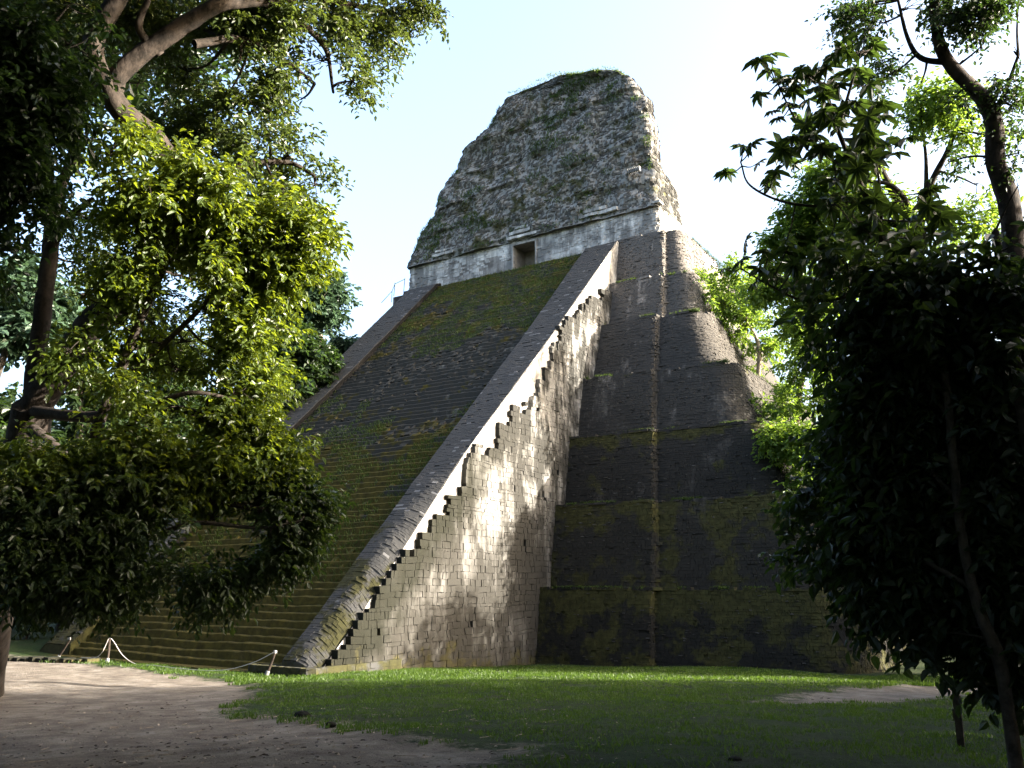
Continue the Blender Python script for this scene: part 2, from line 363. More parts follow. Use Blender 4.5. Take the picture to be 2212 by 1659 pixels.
# ------------------------------------------------------------------ masonry
def stones(mb, f, ufun, v0, v1, ch, sw, proud=(.0, .05), back=.14, miss=.0, jit=.02, hvar=.2, ok=None):
    v = v0
    while v < v1-.05:
        h = ch*rng.uniform(1-hvar, 1+hvar); h = min(h, v1-v); u0, u1 = ufun(v+h/2)
        if u1-u0 > .2:
            w = sw*(rng.uniform(.4, 1.2, int((u1-u0)/sw*1.9)+6)+1.1*(rng.random(int((u1-u0)/sw*1.9)+6) < .15)); c = np.r_[u0, u0+np.cumsum(w)]; c = np.r_[c[c < u1-.1], u1]
            a, b = c[:-1]+.007, c[1:]-.007; n = len(a)
            k = rng.random(n) >= miss
            if ok is not None: k &= ok((a+b)/2, np.full(n, v+h/2))
            a, b = a[k], b[k]; n = len(a)
            if n:
                pr = rng.uniform(proud[0], proud[1], n)**1.0; big = rng.random(n) < .04; pr = pr+big*rng.uniform(.0, proud[1]*.9, n)
                cs = []
                for (uu, vv) in ((a, v+.005), (b, v+.005), (b, v+h-.007), (a, v+h-.007)):
                    uj = uu+rng.uniform(-jit, jit, n)*.6; vj = vv+rng.uniform(-jit, jit, n)*.6
                    P, N = f(uj, np.broadcast_to(vj, uj.shape)); cs.append((P, N))
                fr = [P+N*(pr+rng.uniform(-jit, jit, n)*.22)[:, None] for P, N in cs]; bk = [P-N*back for P, N in cs]
                V = np.stack(fr+bk, 1); i = np.arange(n)[:, None]*8
                mb.add(V, np.concatenate([i+np.array(q) for q in ((0,1,2,3), (0,4,5,1), (1,5,6,2), (2,6,7,3), (3,7,4,0))]))
        v += h
def path_fun(out0, out1, z0, z1, rough=.0, rs=.5):
    """surface between two plan outlines: u along (m), v = height"""
    out0 = np.array(out0, float); out1 = np.array(out1, float)
    seg = np.r_[0, np.cumsum(np.hypot(*np.diff(out0, axis=0).T))]; L = seg[-1]
    def f(u, v):
        u = np.asarray(u, float); v = np.asarray(v, float); t = ((v-z0)/(z1-z0))[..., None]
        a = np.stack([np.interp(u, seg, out0[:, i]) for i in (0, 1)], -1); b = np.stack([np.interp(u, seg, out1[:, i]) for i in (0, 1)], -1)
        e = .12
        a1 = np.stack([np.interp(np.clip(u+e, 0, L), seg, out0[:, i]) for i in (0, 1)], -1); a0 = np.stack([np.interp(np.clip(u-e, 0, L), seg, out0[:, i]) for i in (0, 1)], -1)
        T = a1-a0; T /= np.linalg.norm(T, axis=-1)[..., None]+1e-9
        p = a*(1-t)+b*t; N = np.stack([T[..., 1], -T[..., 0], 0*v], -1)
        P = np.concatenate([p, v[..., None]], -1)
        if rough: P = P+N*(rough*(fbm(P*rs)-.5)*2)[..., None]
        return P, N
    return f, L
def surf_grid(mb, f, u0, u1, v0, v1, du, dv, off=0.):
    U, V = np.meshgrid(np.linspace(u0, u1, max(2, int((u1-u0)/du)+1)), np.linspace(v0, v1, max(2, int((v1-v0)/dv)+1)))
    P, N = f(U, V); mb.grid(P+N*off)

T = thing('pyramid_temple', 'steep grey stone step pyramid with mossy stairway and crumbling roof comb', 'temple', (0, 0, 0))
XB, XL = -29.8, -53.2
tiers = [(-2.6, 3.7, 47.5, 48.6, -21.5, -21.7, -10.0, -11.3), (3.7, 9.2, 49.9, 50.8, -22.1, -22.3, -12.2, -13.0), (9.2, 14.2, 52.0, 53.0, -22.9, -23.1, -14.3, -15.4),
         (14.2, 19.0, 54.2, 55.2, -23.7, -23.9, -17.0, -18.2), (19.0, 24.1, 56.7, 58.3, -24.5, -24.8, -19.9, -21.2), (24.1, 28.2, 59.7, 60.6, -24.9, -25.1, -22.2, -22.9), (28.2, 32.9, 61.8, 62.7, -25.5, -25.7, -23.7, -24.4)]
TONE = [.85, 1.15, .85, 1.2, 1.25, 2.0, 2.2]
YBACK = 84.
def wing(y, xi, xo, z, mirror=False):
    r = 1.6; y2 = y+.6; arc = [(xo-r+r*math.sin(a), y2+r-r*math.cos(a)) for a in np.linspace(0, math.pi/2, 7)]
    if abs(xo-xi) < 2.4: r = .9; arc = [(xo-r+r*math.sin(a), y2+r-r*math.cos(a)) for a in np.linspace(0, math.pi/2, 7)]
    ic = [(xi-.08, y), (xi, y+.08)]
    o = [(-29.0 if not mirror else -29.0, y)]+ic+[(xi, y2)]+arc+[(xo, YBACK-(z+2)*.35)]
    o = [(-30.2, y)]+o[0:]
    return o
for k, (z0, z1, y0, y1, xi0, xi1, xo0, xo1) in enumerate(tiers):
    f, L = path_fun(wing(y0, xi0, xo0, z0), wing(y1, xi1, xo1, z1), z0, z1, .07, .35)
    mb = MB(); surf_grid(mb, f, 0, L, z0, z1, .4, .4, -.05)
    # top ledge
    o1 = np.array(wing(y1, xi1, xo1, z1)); s = np.r_[0, np.cumsum(np.hypot(*np.diff(o1, axis=0).T))]
    uu = np.linspace(0, s[-1], 80); top, _ = f(uu*L/s[-1], np.full(80, z1)); top = top-np.array([0, 0, .03]); inn = top.copy()
    inn[:, 0] = np.minimum(top[:, 0], -33); inn[:, 1] = np.maximum(np.minimum(top[:, 1]+8, 80), top[:, 1]+.5)
    t2 = top.copy(); t2[:, 1] += 3.0; t2[:, 0] -= 2.5*(np.arange(80)/79.); t2[:, 2] += .05
    mb.grid(np.stack([top, t2, inn]))
    tier = mb.build('terrace', M['tier'], T)
    if k < 5: tier['label'] = 'dark mossy terrace of coursed stone'
    tier.color = (TONE[k],)*3+(1,)
    ms = MB(); Lv = L-14 if k < 4 else L-5
    stones(ms, f, lambda v: (.1, Lv), z0, z1, .14 if k > 2 else .16,   .30, (-.005, .032), .12, miss=.03, jit=.016, hvar=.45)
    # rounded capping course, slightly uneven
    stones(ms, lambda u, v: (lambda PN: (PN[0]+PN[1]*0+np.array([0, 0, 0.]), PN[1]))(f(u, v)), lambda v: (.1, Lv), z1-.04, z1+.15, .18, .5, (-.02, .08), .5, miss=.12, jit=.03)
    ms.build('coursed_stones', M['tier'], tier).color = (TONE[k],)*3+(1,)
    mc_ = MB(); n = int(70*(z1-z0)*(1.8 if k > 3 else .8)); u_ = rng.uniform(.1, 24, n); v_ = rng.uniform(z0+.1, z1-.05, n); q_ = rng.random(n) < .25+1.1*fbm(np.stack([u_*.3, v_*.3, u_*0+k], -1), 3)**2; u_, v_ = u_[q_], v_[q_]; n = len(u_)
    w_ = rng.uniform(.03, .13, n); h_ = rng.uniform(.010, .03, n); c_ = [f(u_+a*w_, v_+b_*h_) for a, b_ in ((-1, -1), (1, -1), (1, 1), (-1, 1))]
    V_ = np.stack([P_+N_*rng.uniform(.04, .07, n)[:, None] for P_, N_ in c_]+[P_-N_*.05 for P_, N_ in c_], 1); i_ = np.arange(n)[:, None]*8
    mc_.add(V_, np.concatenate([i_+np.array(q) for q in ((0,1,2,3), (0,4,5,1), (1,5,6,2), (2,6,7,3), (3,7,4,0))])); mc_.build('stone_chips', M['chip'], tier)
    # west wing: the same terrace mirrored, seen only past the stair
    mw = MB(); xo = (-56.0-(32.9-z1)*.2); xob = (-56.0-(32.9-z0)*.2)
    g2, L2 = path_fun([(xob, YBACK), (xob, y0+2), (xob+2, y0), (-51.5, y0)], [(xo, YBACK), (xo, y1+2), (xo+2, y1), (-51.5, y1)], z0, z1, .06, .35)
    surf_grid(mw, g2, 0, L2, z0, z1, .8, .8)
    P0, _ = g2(np.linspace(0, L2, 40), np.full(40, z1)); P1 = P0.copy(); P1[:, 1] += 2.6; P1[:, 0] = np.maximum(P1[:, 0]+2, -56); mw.grid(np.stack([P0, P1]))
    mw.build('terrace', M['tier'], T)
# top platform
mb = MB(); mb.box((-55.9, 63.25, 31.5), (-26.3, 80, 32.78)); mb.box((-26.3, 65.2, 31.5), (-24.9, 80, 32.75)); mb.build('platform', M['tier'], T)

# balustrade profile (y, z) of the outer top edge, and the nosing line of the steps
PY = np.array([28.9, 29.15, 31.6, 34.4, 40.3, 45.3, 51.4, 62.4]); PZ = np.array([-.2, .6, 2.9, 5.7, 11.4, 16.1, 21.9, 32.8])
NY = np.array([29.3, 31.8, 34.6, 40.5, 45.5, 51.6, 62.9]); NZ = np.array([.1, 2.7, 5.3, 11.0, 15.65, 21.45, 32.6])
prof = lambda y: np.interp(y, PY, PZ)
def slope_fun(xa, xb, taper):
    """balustrade top: u across (0 at outer edge), v = length along slope"""
    sy = np.r_[PY[1:], 63.2]; sz = np.r_[PZ[1:], 33.1]; sl_ = np.r_[0, np.cumsum(np.hypot(np.diff(sy), np.diff(sz)))]
    def f(u, v):
        u = np.asarray(u, float); v = np.asarray(v, float); y = np.interp(v, sl_, sy); z = np.interp(v, sl_, sz)
        y2 = np.interp(v+.4, sl_, sy); z2 = np.interp(v+.4, sl_, sz); y1 = np.interp(v-.4, sl_, sy); z1 = np.interp(v-.4, sl_, sz)
        n = np.stack([0*u, -(z2-z1), (y2-y1)], -1); n /= np.linalg.norm(n, axis=-1)[..., None]+1e-9
        P = np.stack([xa+(xb-xa)*u, y, z], -1); P = P+n*(.10*(fbm(P*.6)-.5))[..., None]
        return P, n
    return f, sl_[-1]
for side, (xa, wb, wt) in enumerate(((XB, 2.1, 3.2), (XL, 3.5, 3.6))):
    sgn = -1 if side == 0 else 1
    f0, SL = slope_fun(0, 1, 0)
    def f(u, v, xa=xa, wb=wb, wt=wt, sgn=sgn, f0=f0, SL=SL, side=side):
        P, n = f0(np.asarray(u, float), v); w = wb+(wt-wb)*np.asarray(v)/SL
        u = np.asarray(u, float)*np.ones(np.shape(v)); v_ = np.asarray(v, float)*np.ones(np.shape(u))
        P = P.copy(); P[..., 0] = xa+sgn*u; wr_ = ss(19, 3, v_)*(.55+.9*fbm(np.stack([v_*.45, v_*0, v_*0+side], -1)))
        q_ = np.clip(1-u/1.3, 0, 1); P[..., 2] -= .75*wr_*q_**2; n = n.copy(); n[..., 0] -= sgn*wr_*q_*1.1; n /= np.linalg.norm(n, axis=-1)[..., None]
        return P, n
    par = tag(MB().__class__() and None or bpy.data.objects.new('balustrade', None)) if False else None
    mb = MB(); wf = lambda v, wb=wb, wt=wt, SL=SL: wb+(wt-wb)*v/SL
    V_ = np.linspace(0, SL, 110); rows = []
    for v in V_:
        u = np.linspace(0, wf(v), 7); P, n = f(u, np.full(7, v)); rows.append(P-n*.04)
    mb.grid(np.array(rows), flip=(side == 0))
    # inner side down to the steps, lower end face
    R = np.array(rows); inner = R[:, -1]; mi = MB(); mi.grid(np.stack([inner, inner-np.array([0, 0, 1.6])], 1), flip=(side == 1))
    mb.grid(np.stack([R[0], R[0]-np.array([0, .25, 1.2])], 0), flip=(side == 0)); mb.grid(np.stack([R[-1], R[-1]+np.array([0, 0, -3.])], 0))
    bal = mb.build('balustrade', M['slope'], T); mi.build('inner_face', M['tier'], bal).color = (.2, .2, .2, 1)  # inner face dimmed: its shade is painted into the object colour
    ms = MB(); sg = (lambda u, v, f=f: f(u, v))
    stones(ms, sg, lambda v: (.05, wf(v)-.03), 0, SL, .16, .40, (-.005, .016), .12, miss=.02, jit=.006)
    ms.build('top_stones', M['slope'], bal)
    # side wall core: vertical plane under the profile
    xs_ = xa-.04 if side == 0 else xa+.04
    ys_ = np.unique(np.r_[np.arange(28.95, 63.3, .45), PY]); rows = []
    for y in ys_:
        yc = min(max(y, 29.05), 63.2); zt = min(prof(yc), 32.9)-.02-.85*float(ss(19, 3, (yc-29)*1.41)); zz = np.linspace(-2.5, zt, 46)
        p = np.stack([np.full(46, xs_), np.full(46, yc), zz], -1); p[:, 0] += .05*(fbm(p*1.2)-.5); rows.append(p)
    mb = MB(); mb.grid(np.array(rows), flip=(side == 1))
    if side == 0:
        wl = mb.build('side_wall', M['plaster'], T)
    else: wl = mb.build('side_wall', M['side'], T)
    if side == 0:
        ZY = [28.6, 29.2, 30.4, 31.5, 33, 34.6, 35.9, 37.2, 38.0, 38.7, 39.4, 40.3, 40.4, 41.1, 42.3, 43.3, 43.7, 45.2, 45.9, 47.2, 48.7, 48.9, 50.1, 50.5, 51.3, 52.2, 53.2, 55.9, 56.7, 58.5, 60.2, 61]
        ZZ = [.3, .9, 1.9, 2.9, 4.3, 5.5, 6.5, 7.3, 7.9, 8.6, 9.2, 9.7, 10.8, 11.9, 12.3, 12.6, 13.3, 14.6, 15.2, 16.2, 16.5, 18.0, 19.0, 20.1, 21.4, 22.0, 23.3, 25.2, 26.0, 27.2, 28.0, 26]
        # shell of large irregular blocks whose broken top runs in steps below the smooth strip
        stepq = lambda y: np.round(np.interp(np.round(y/.85+.45*np.sin(y*1.7)+.3*np.sin(y*.63))*.85, ZY, ZZ)/.5+.5*np.sin(np.round(y*1.2)*2.3))*.5
        lim = lambda y: np.minimum(np.minimum(stepq(y), prof(np.clip(y, 29.1, 63))-.05-.62*ss(19, 3, (y-29)*1.41)), np.where(y > 59.2, 27.6-(y-59.2)*.0, 99))
        def g(u, v): # looking from +x: u = y
            u = np.asarray(u, float); v = np.asarray(v, float)
            bulge = .22*(fbm(np.stack([u*.5, v*.35, 0*u], -1))-.5)+.12*ss(3, 0, v)
            n = np.stack([0*u+1, 0*u, 0*u], -1); return np.stack([xa+.26+bulge+0*u, u+.25*(fbm(np.stack([u*.9, v*1.2, 0*u+6], -1))-.5), v+.24*(fbm(np.stack([u*.55, v*.5, 0*u+2], -1))-.5)], -1), n
        ms = MB(); stones(ms, g, lambda v: (29.3 if v < 1 else 29.3+(v-1)*.9, 63.0), -2.4, 28.4, .29, .34, (-.015, .03), .40, miss=.003, jit=.03, hvar=.55,
                          ok=lambda u, v: (v+.12 < lim(u)) & (u > np.interp(v, PZ, PY)+.1))
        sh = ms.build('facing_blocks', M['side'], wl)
        # rounded lit lip along the lower outer edge
# stairway : base mass + individual steps
mb = MB(); yy = np.linspace(29.6, 63.2, 60); rows = []
for y in yy: rows.append([(x, y, np.interp(y, NY, NZ)-.55) for x in (-52.8, -45, -38, -30.2)])
mb.grid(np.array(rows), flip=True); stair = mb.build('stairway', M['stair'], T)
NS = 86
for i in range(NS):
    z1 = 32.55*(i+1)/NS; z0 = z1-32.55/NS; y = float(np.interp(z1-.19, NZ, NY)); y2 = float(np.interp(z1+.19, NZ, NY))+.3
    w0 = 2.1+1.1*z1/33
    xs = np.arange(-51.2 if z1 < 2 else -50.2, XB-w0+.35, .22); e = ss(14, 27, z1); am = .055+.08*e
    nz_ = lambda s, q: (fbm(np.stack([xs*s, xs*0+i*3.1, xs*0+q], -1))-.5)*2
    dy = am*nz_(2.2, 1)+.09*nz_(.25, 9); dz = (am*.8)*nz_(2.4, 4)+.10*nz_(.2, 5)
    r0 = np.stack([xs, y-.03+dy, 0*xs+z0-.12], -1); r1 = np.stack([xs, y+dy, z1-.05+dz], -1); r2 = np.stack([xs, y+.05+dy, z1+dz], -1); r3 = np.stack([xs, 0*xs+y2, z1+.02+dz], -1)
    m = MB(); m.grid(np.stack([r0, r1, r2, r3])); m.build('step', M['stair'], stair)
# loose and protruding stones on the worn flight
def nose(x, z):
    return np.interp(z, NZ, NY)
ms = MB()
def fst(u, v):
    u = np.asarray(u, float); v = np.asarray(v, float)
    P = np.stack([u, nose(u, v)-.05, v], -1); return P, np.broadcast_to(np.array([0, -.75, .66]), P.shape)
stones(ms, fst, lambda v: (-49.8, XB-2.2-1.1*v/33), 13, 32.3, .24, .28, (-.08, .07), .2, miss=.35, jit=.06, hvar=.5, ok=lambda u, v: fbm(np.stack([u*.5, v*.5, 0*u+3], -1))+rng.uniform(-.25, .25, len(u)) > .72-.30*ss(14, 27, v))
stones(ms, fst, lambda v: (-49.8, XB-2.2-1.1*v/33), 4, 14, .38, .34, (-.08, .02), .15, miss=.93, jit=.05)
ms.build('worn_stones', M['stair'], stair)
# plinth at the foot
mb = MB()
fpl, LP = path_fun([(-33.6, 29.0), (-33.4, 28.35), (-29.55, 28.25), (-29.2, 28.6), (-29.1, 34.5)], [(-33.6, 29.05), (-33.4, 28.4), (-29.6, 28.3), (-29.25, 28.65), (-29.15, 34.5)], -1.0, .38, .08, .8)
surf_grid(mb, fpl, 0, LP, -1, .38, .3, .3, -.03); mb.add([(-33.4, 28.4, .34), (-29.3, 28.4, .34), (-29.2, 34.5, .34), (-33.4, 31, .34)], [(0, 1, 2, 3)])
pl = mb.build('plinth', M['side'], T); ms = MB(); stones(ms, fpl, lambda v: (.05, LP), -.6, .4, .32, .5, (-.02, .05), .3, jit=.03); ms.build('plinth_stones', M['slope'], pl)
mb = MB(); mb.box((-53.0, 28.45, -1), (-33.5, 29.4, .03)); mb.build('threshold', M['stair'], T)

# temple room wall
YW = 65.4; WX0, WX1, WZ0, WZ1 = -55.8, -27.2, 32.8, 36.7
DX0, DX1, DZ1 = -42.5, -39.95, 36.2
fw_, LW = path_fun([(WX0+.1, 71.6), (WX0, YW), (WX1, YW), (WX1+.1, 71.6)], [(WX0+.15, 71.6), (WX0+.15, YW+.1), (WX1-.1, YW+.1), (WX1, 71.6)], WZ0, WZ1, .04, .5)
u_door = lambda x: 6.2+(x-WX0)
mb = MB()
for (ua, ub, za, zb) in ((0, u_door(DX0), WZ0, WZ1), (u_door(DX1), LW, WZ0, WZ1), (u_door(DX0), u_door(DX1), DZ1, WZ1)): surf_grid(mb, fw_, ua, ub, za, zb, .4, .4, -.03)
wall = mb.build('temple_wall', M['wall'], T)
ms = MB(); stones(ms, fw_, lambda v: (.1, LW-.1), WZ0, WZ1, .25, .42, (-.03, .05), .2, miss=.05, jit=.03, hvar=.4,
                  ok=lambda u, v: ~((u > u_door(DX0)-.1) & (u < u_door(DX1)+.1) & (v < DZ1+.1)) & ~((fbm(np.stack([u*.35, v*.5, 0*u], -1)) > .60) & (u > 7) & (u < 24)))
ms.build('wall_stones', M['wall'], wall)
mb = MB()   # remaining plaster sheets
def sheet(u0, u1, v0, v1):
    U, V = np.meshgrid(np.linspace(u0, u1, 14), np.linspace(v0, v1, 8)); P, N = fw_(U, V); mb.grid(P+N*(.0+.03*(fbm(P*.8)-.5))[..., None])
for a in ((9.5, 14.5, 33.2, 36.2), (15, 18.4, 33.4, 35.6)): sheet(*a)
mb.build('plaster', M['plaster'], wall)
# door : frame, reveals, lintel, back
mb = MB(); d = 2.2
q = lambda a: mb.add(a, [(0, 1, 2, 3)])
q([(DX0, YW, WZ0), (DX0, YW+d, WZ0), (DX0, YW+d, DZ1), (DX0, YW, DZ1)]); q([(DX1, YW+d, WZ0), (DX1, YW, WZ0), (DX1, YW, DZ1), (DX1, YW+d, DZ1)])
q([(DX0, YW, DZ1), (DX0, YW+d, DZ1), (DX1, YW+d, DZ1), (DX1, YW, DZ1)]); q([(DX0, YW+d, WZ0), (DX1, YW+d, WZ0), (DX1, YW+d, DZ1), (DX0, YW+d, DZ1)]); 
dr = mb.build('doorway', M['jamb'], T)
mb = MB(); mb.box((DX0-.14, YW-.05, WZ0), (DX0+.02, YW+.2, DZ1)); mb.box((DX1-.02, YW-.05, WZ0), (DX1+.14, YW+.2, DZ1)); mb.box((DX0-.14, YW-.06, DZ1-.02), (DX1+.14, YW+.2, DZ1+.14))
mb.build('door_frame', M['plaster'], dr)
# cornice fragments
for grp in (((-52.4, -49.6, 37.0, .28, .40), (-52.0, -50.2, 37.45, .22, .3)), ((-43.0, -39.6, 36.75, .26, .45), (-42.8, -40.0, 37.25, .3, .4), (-42.2, -40.6, 37.75, .25, .25)),
            ((-35.0, -31.0, 37.05, .28, .45), (-34.6, -32.2, 37.5, .3, .35)), ((-27.6, -26.9, 36.75, .22, .3),)):
    mb = MB()
    for (xa, xb, z, h, o) in grp:
        n = max(2, int((xb-xa)/.5)); c = np.linspace(xa, xb, n+1)
        for a, b_ in zip(c[:-1], c[1:]): mb.box((a+.01, YW-o*rng.uniform(.7, 1.1), z+rng.uniform(-.03, .03)), (b_-.01, YW+.5, z+h))
    mb.build('cornice', M['wall'], T)

# roof comb: heavy rubble mass, outline measured
LZ = np.array([36.5, 37.5, 38.9, 40.7, 42.5, 44.1, 45.3, 46.8, 49.0, 49.4, 50.6, 52.0, 53.4, 53.6, 53.75, 53.9, 54.08])
LX = np.array([-56.1, -55.75, -55.05, -54.4, -52.55, -52.5, -51.95, -50.3, -49.25, -47.75, -47.05, -45.6, -44.2, -43.5, -41.3, -40.2, -38.8])
RZ = np.array([36.5, 39.9, 41.0, 44.3, 47.3, 48.35, 48.8, 49.9, 50.9, 51.5, 52.05, 52.55, 52.9, 53.05, 53.87, 54.08])
RX = np.array([-27.3, -27.7, -27.85, -27.7, -28.0, -28.3, -29.1, -29.3, -29.85, -30.6, -31.1, -32.0, -33.7, -35.0, -37.4, -38.0])
DZc = np.array([36.5, 38, 40.8, 41.4, 46, 54.1]); DYc = np.array([6.1, 5.9, 5.0, 2.4, 1.5, 1.1])
NR = 74; zz = np.linspace(36.6, 54.05, NR)
def comb_front(u, v):   # u in [0,28] across
    u = np.asarray(u, float)/28.; v = np.asarray(v, float); xl = np.interp(v, LZ, LX); xr = np.interp(v, RZ, RX)
    x = xl+(xr-xl)*u; y = YW-.30+.07*(v-36.6)
    b = (fbm(np.stack([x*.28, v*.45, 0*x], -1), 4)-.5)*1.1+(fbm(np.stack([x*1.3, v*1.9, 0*x+9], -1), 3)-.5)*.35
    band = .20*(np.mod((v-36.6)/3.1+.9*(fbm(np.stack([x*.13, v*.25, 0*x], -1))-.5), 1.))*ss(.3, .6, fbm(np.stack([x*.25, v*.4, 0*x+20], -1)))   # battered bands with ragged ledges
    y = y+b+band*1.2; edge = np.minimum(u, 1-u)*(xr-xl); y = y+.35*np.exp(-edge*2.2)
    P = np.stack([x, y, v], -1); return P, np.broadcast_to(np.array([0, -1., .05]), P.shape)
mb = MB(); U, V = np.meshgrid(np.linspace(0, 28, 150), zz); P, _ = comb_front(U, V)
jag = (fbm(np.stack([zz*1.6, zz*0+3, zz*0], -1), 3)-.5)*.7
P[:, :6, 0] += jag[:, None]*np.linspace(1, 0, 6); P[:, -6:, 0] += (jag[::-1, None]*.6)*np.linspace(0, 1, 6)
mb.grid(P); dp = np.interp(zz, DZc, DYc)
def side(edge, sgn):
    r = []
    for t in np.linspace(0, 1, 16):
        q = edge.copy(); q[:, 1] += dp*t; bl = (fbm(q*.9, 3)-.5)*.5*math.sin(math.pi*min(1, t*1.0+.0)); q[:, 0] += bl; r.append(q)
    return np.array(r).transpose(1, 0, 2)
Rs = side(P[:, -1], 1); Ls = side(P[:, 0], -1); mb.grid(Rs); mb.grid(Ls, flip=True)
Bk = P.copy(); Bk[..., 1] = (P[:, :, 1]*0)+(P[:, [0, -1], 1].mean(1)+dp)[:, None]; Bk[:, 0] = Ls[:, -1]; Bk[:, -1] = Rs[:, -1]; mb.grid(Bk, flip=True)
mb.grid(np.stack([P[-1], Bk[-1]])); mb.grid(np.stack([P[0], Bk[0]]), flip=True)
# ledge where the comb steps back
comb = mb.build('roof_comb', M['comb'], T)
ms = MB(); stones(ms, comb_front, lambda v: (.1, 27.9), 36.7, 53.9, .17, .22, (-.05, .09), .3, miss=.14, jit=.06, hvar=.5)
ms2 = MB()
def comb_side(u, v):
    u = np.asarray(u, float)/6.; v = np.asarray(v, float); dd = np.interp(v, DZc, DYc); i = (v-zz[0])/(zz[1]-zz[0]); i0 = np.clip(i.astype(int), 0, NR-2); tt = (i-i0)[..., None]
    j = np.clip(u*15, 0, 14.99); j0 = j.astype(int); sj = (j-j0)[..., None]
    A = Rs[i0, j0]*(1-tt)+Rs[i0+1, j0]*tt; B_ = Rs[i0, j0+1]*(1-tt)+Rs[i0+1, j0+1]*tt; Pp = A*(1-sj)+B_*sj
    return Pp, np.broadcast_to(np.array([1., 0, 0]), Pp.shape)
stones(ms2, comb_side, lambda v: (.1, 5.8), 36.8, 52.0, .24, .5, (-.02, .08), .25, miss=.1, jit=.03, hvar=.3)
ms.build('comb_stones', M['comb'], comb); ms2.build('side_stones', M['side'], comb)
# small grated opening high on the comb
mb = MB()
for i in range(8): mb.box((-29.9+i*.17, YW-.55, 40.2), (-29.82+i*.17, YW-.2, 40.62))
mb.build('vent_grate', M['wall'], comb)
# grass and small plants rooted on the temple
def plants_on_temple():
    mb = MB(); n = 60000
    x = rng.uniform(-49.8, -31.9, n); z = 4+28.6*rng.random(n)**.75; k = (x < XB-2.2-1.1*z/33)
    dn = fbm(np.stack([x*.30, z*.35, 0*x+2], -1), 4)
    # two green bands, bare worn stone between
    want = .50+.20*np.exp(-((z-(15+(-x-33)*.15))/4.)**2)*-1+.0
    bare = np.exp(-((z-(19.0-(x+41)*.15))/3.2)**2)*ss(-47, -42, x)
    k &= dn > (.60-.24*ss(20, 26, z)+.25*bare-.05*ss(14, 6, z))
    x, z = x[k], z[k]; P = np.stack([x, nose(x, z)-.02, z+.02], -1)
    blades(mb, P, .17, .02, np.tile([0, -1., .3], (len(x), 1)), .5)
    a = mb.build('stair_grass', M['moss'], stair); a['kind'] = 'stuff'
    mb = MB(); n = 42000; u = rng.random(n)*28; v = rng.uniform(36.8, 53.9, n); Pc, _ = comb_front(u, v)
    band = np.mod((v-36.6)/3.1+.25*(fbm(np.stack([Pc[:, 0]*.2, v*0, v*0], -1))-.5), 1.)
    k = fbm(np.stack([Pc[:, 0]*.5, v*.9, v*0+4], -1), 4) > (.64-.14*np.exp(-(np.minimum(band, 1-band)/.12)**2))
    blades(mb, Pc[k]-np.array([0, .1, 0]), .22, .022, np.tile([0, -1., 0.2], (int(k.sum()), 1)), .5)
    n = 2600; ze = rng.choice([0, 1], n); zr = 52.4+0*rng.random(n); xx = rng.uniform(-43.5, -30, n); zt = np.array([max(z_ for z_, l, r in zip(zz, np.interp(zz, LZ, LX), np.interp(zz, RZ, RX)) if l <= q_ <= r) if True else 0 for q_ in xx])
    Pt = np.stack([xx, YW+1.2+rng.uniform(-.8, 1.0, n), zt-.12], -1); blades(mb, Pt, .20, .02, None, .4)
    a = mb.build('comb_grass', M['grass'], comb); a['kind'] = 'stuff'
    mb = MB(); V = []
    for k_, (z0, z1, y0, y1, xi0, xi1, xo0, xo1) in enumerate(tiers[:6]):
        n = 3200; x = rng.uniform(-29.6, xo1-.4, n); y = y1+np.where(x > xi1, .6, 0)+rng.uniform(-.02, .5, n)
        k = fbm(np.stack([x*.9, y*.2, x*0+k_*5], -1), 4)+rng.uniform(-.12, .12, n) > .60+.04*(k_ > 3)
        V.append(np.stack([x, y, np.full(n, z1+.04)], -1)[k])
    # grassy east flank
    for (z0, z1, y0, y1, xi0, xi1, xo0, xo1) in tiers:
        n = 2500; y = rng.uniform(y1+3, 80, n); V.append(np.stack([xo1+rng.uniform(-.8, .1, n), y, np.full(n, z1+.02)], -1))
    P = np.concatenate(V); blades(mb, P, .20, .02, np.tile([.2, -.9, 0.], (len(P), 1)), .7)
    a = mb.build('ledge_grass', M['moss'], T); a['kind'] = 'stuff'
plants_on_temple()

# thin railing on the top left corner
r = thing('stair_railing', 'thin metal handrail on the upper left corner of the temple platform', 'railing', (-56.4, 63.5, 32.9))
for (a, c) in (((-56.3, 63.5, 32.4), (-56.3, 63.5, 33.6)), ((-55.6, 63.0, 32.8), (-55.5, 63.0, 34.2)), ((-54.2, 62.9, 32.8), (-54.1, 62.9, 34.4))):
    mb = MB(); tube(mb, np.linspace(a, c, 3), .035, .035, 6); mb.build('post', M['barkD'], r)
mb = MB(); tube(mb, np.array([(-56.9, 62.6, 32.2), (-56.3, 63.5, 33.6), (-55.5, 63.0, 34.1), (-54.1, 62.9, 34.3)]), .03, .03, 6); mb.build('handrail', M['barkD'], r)

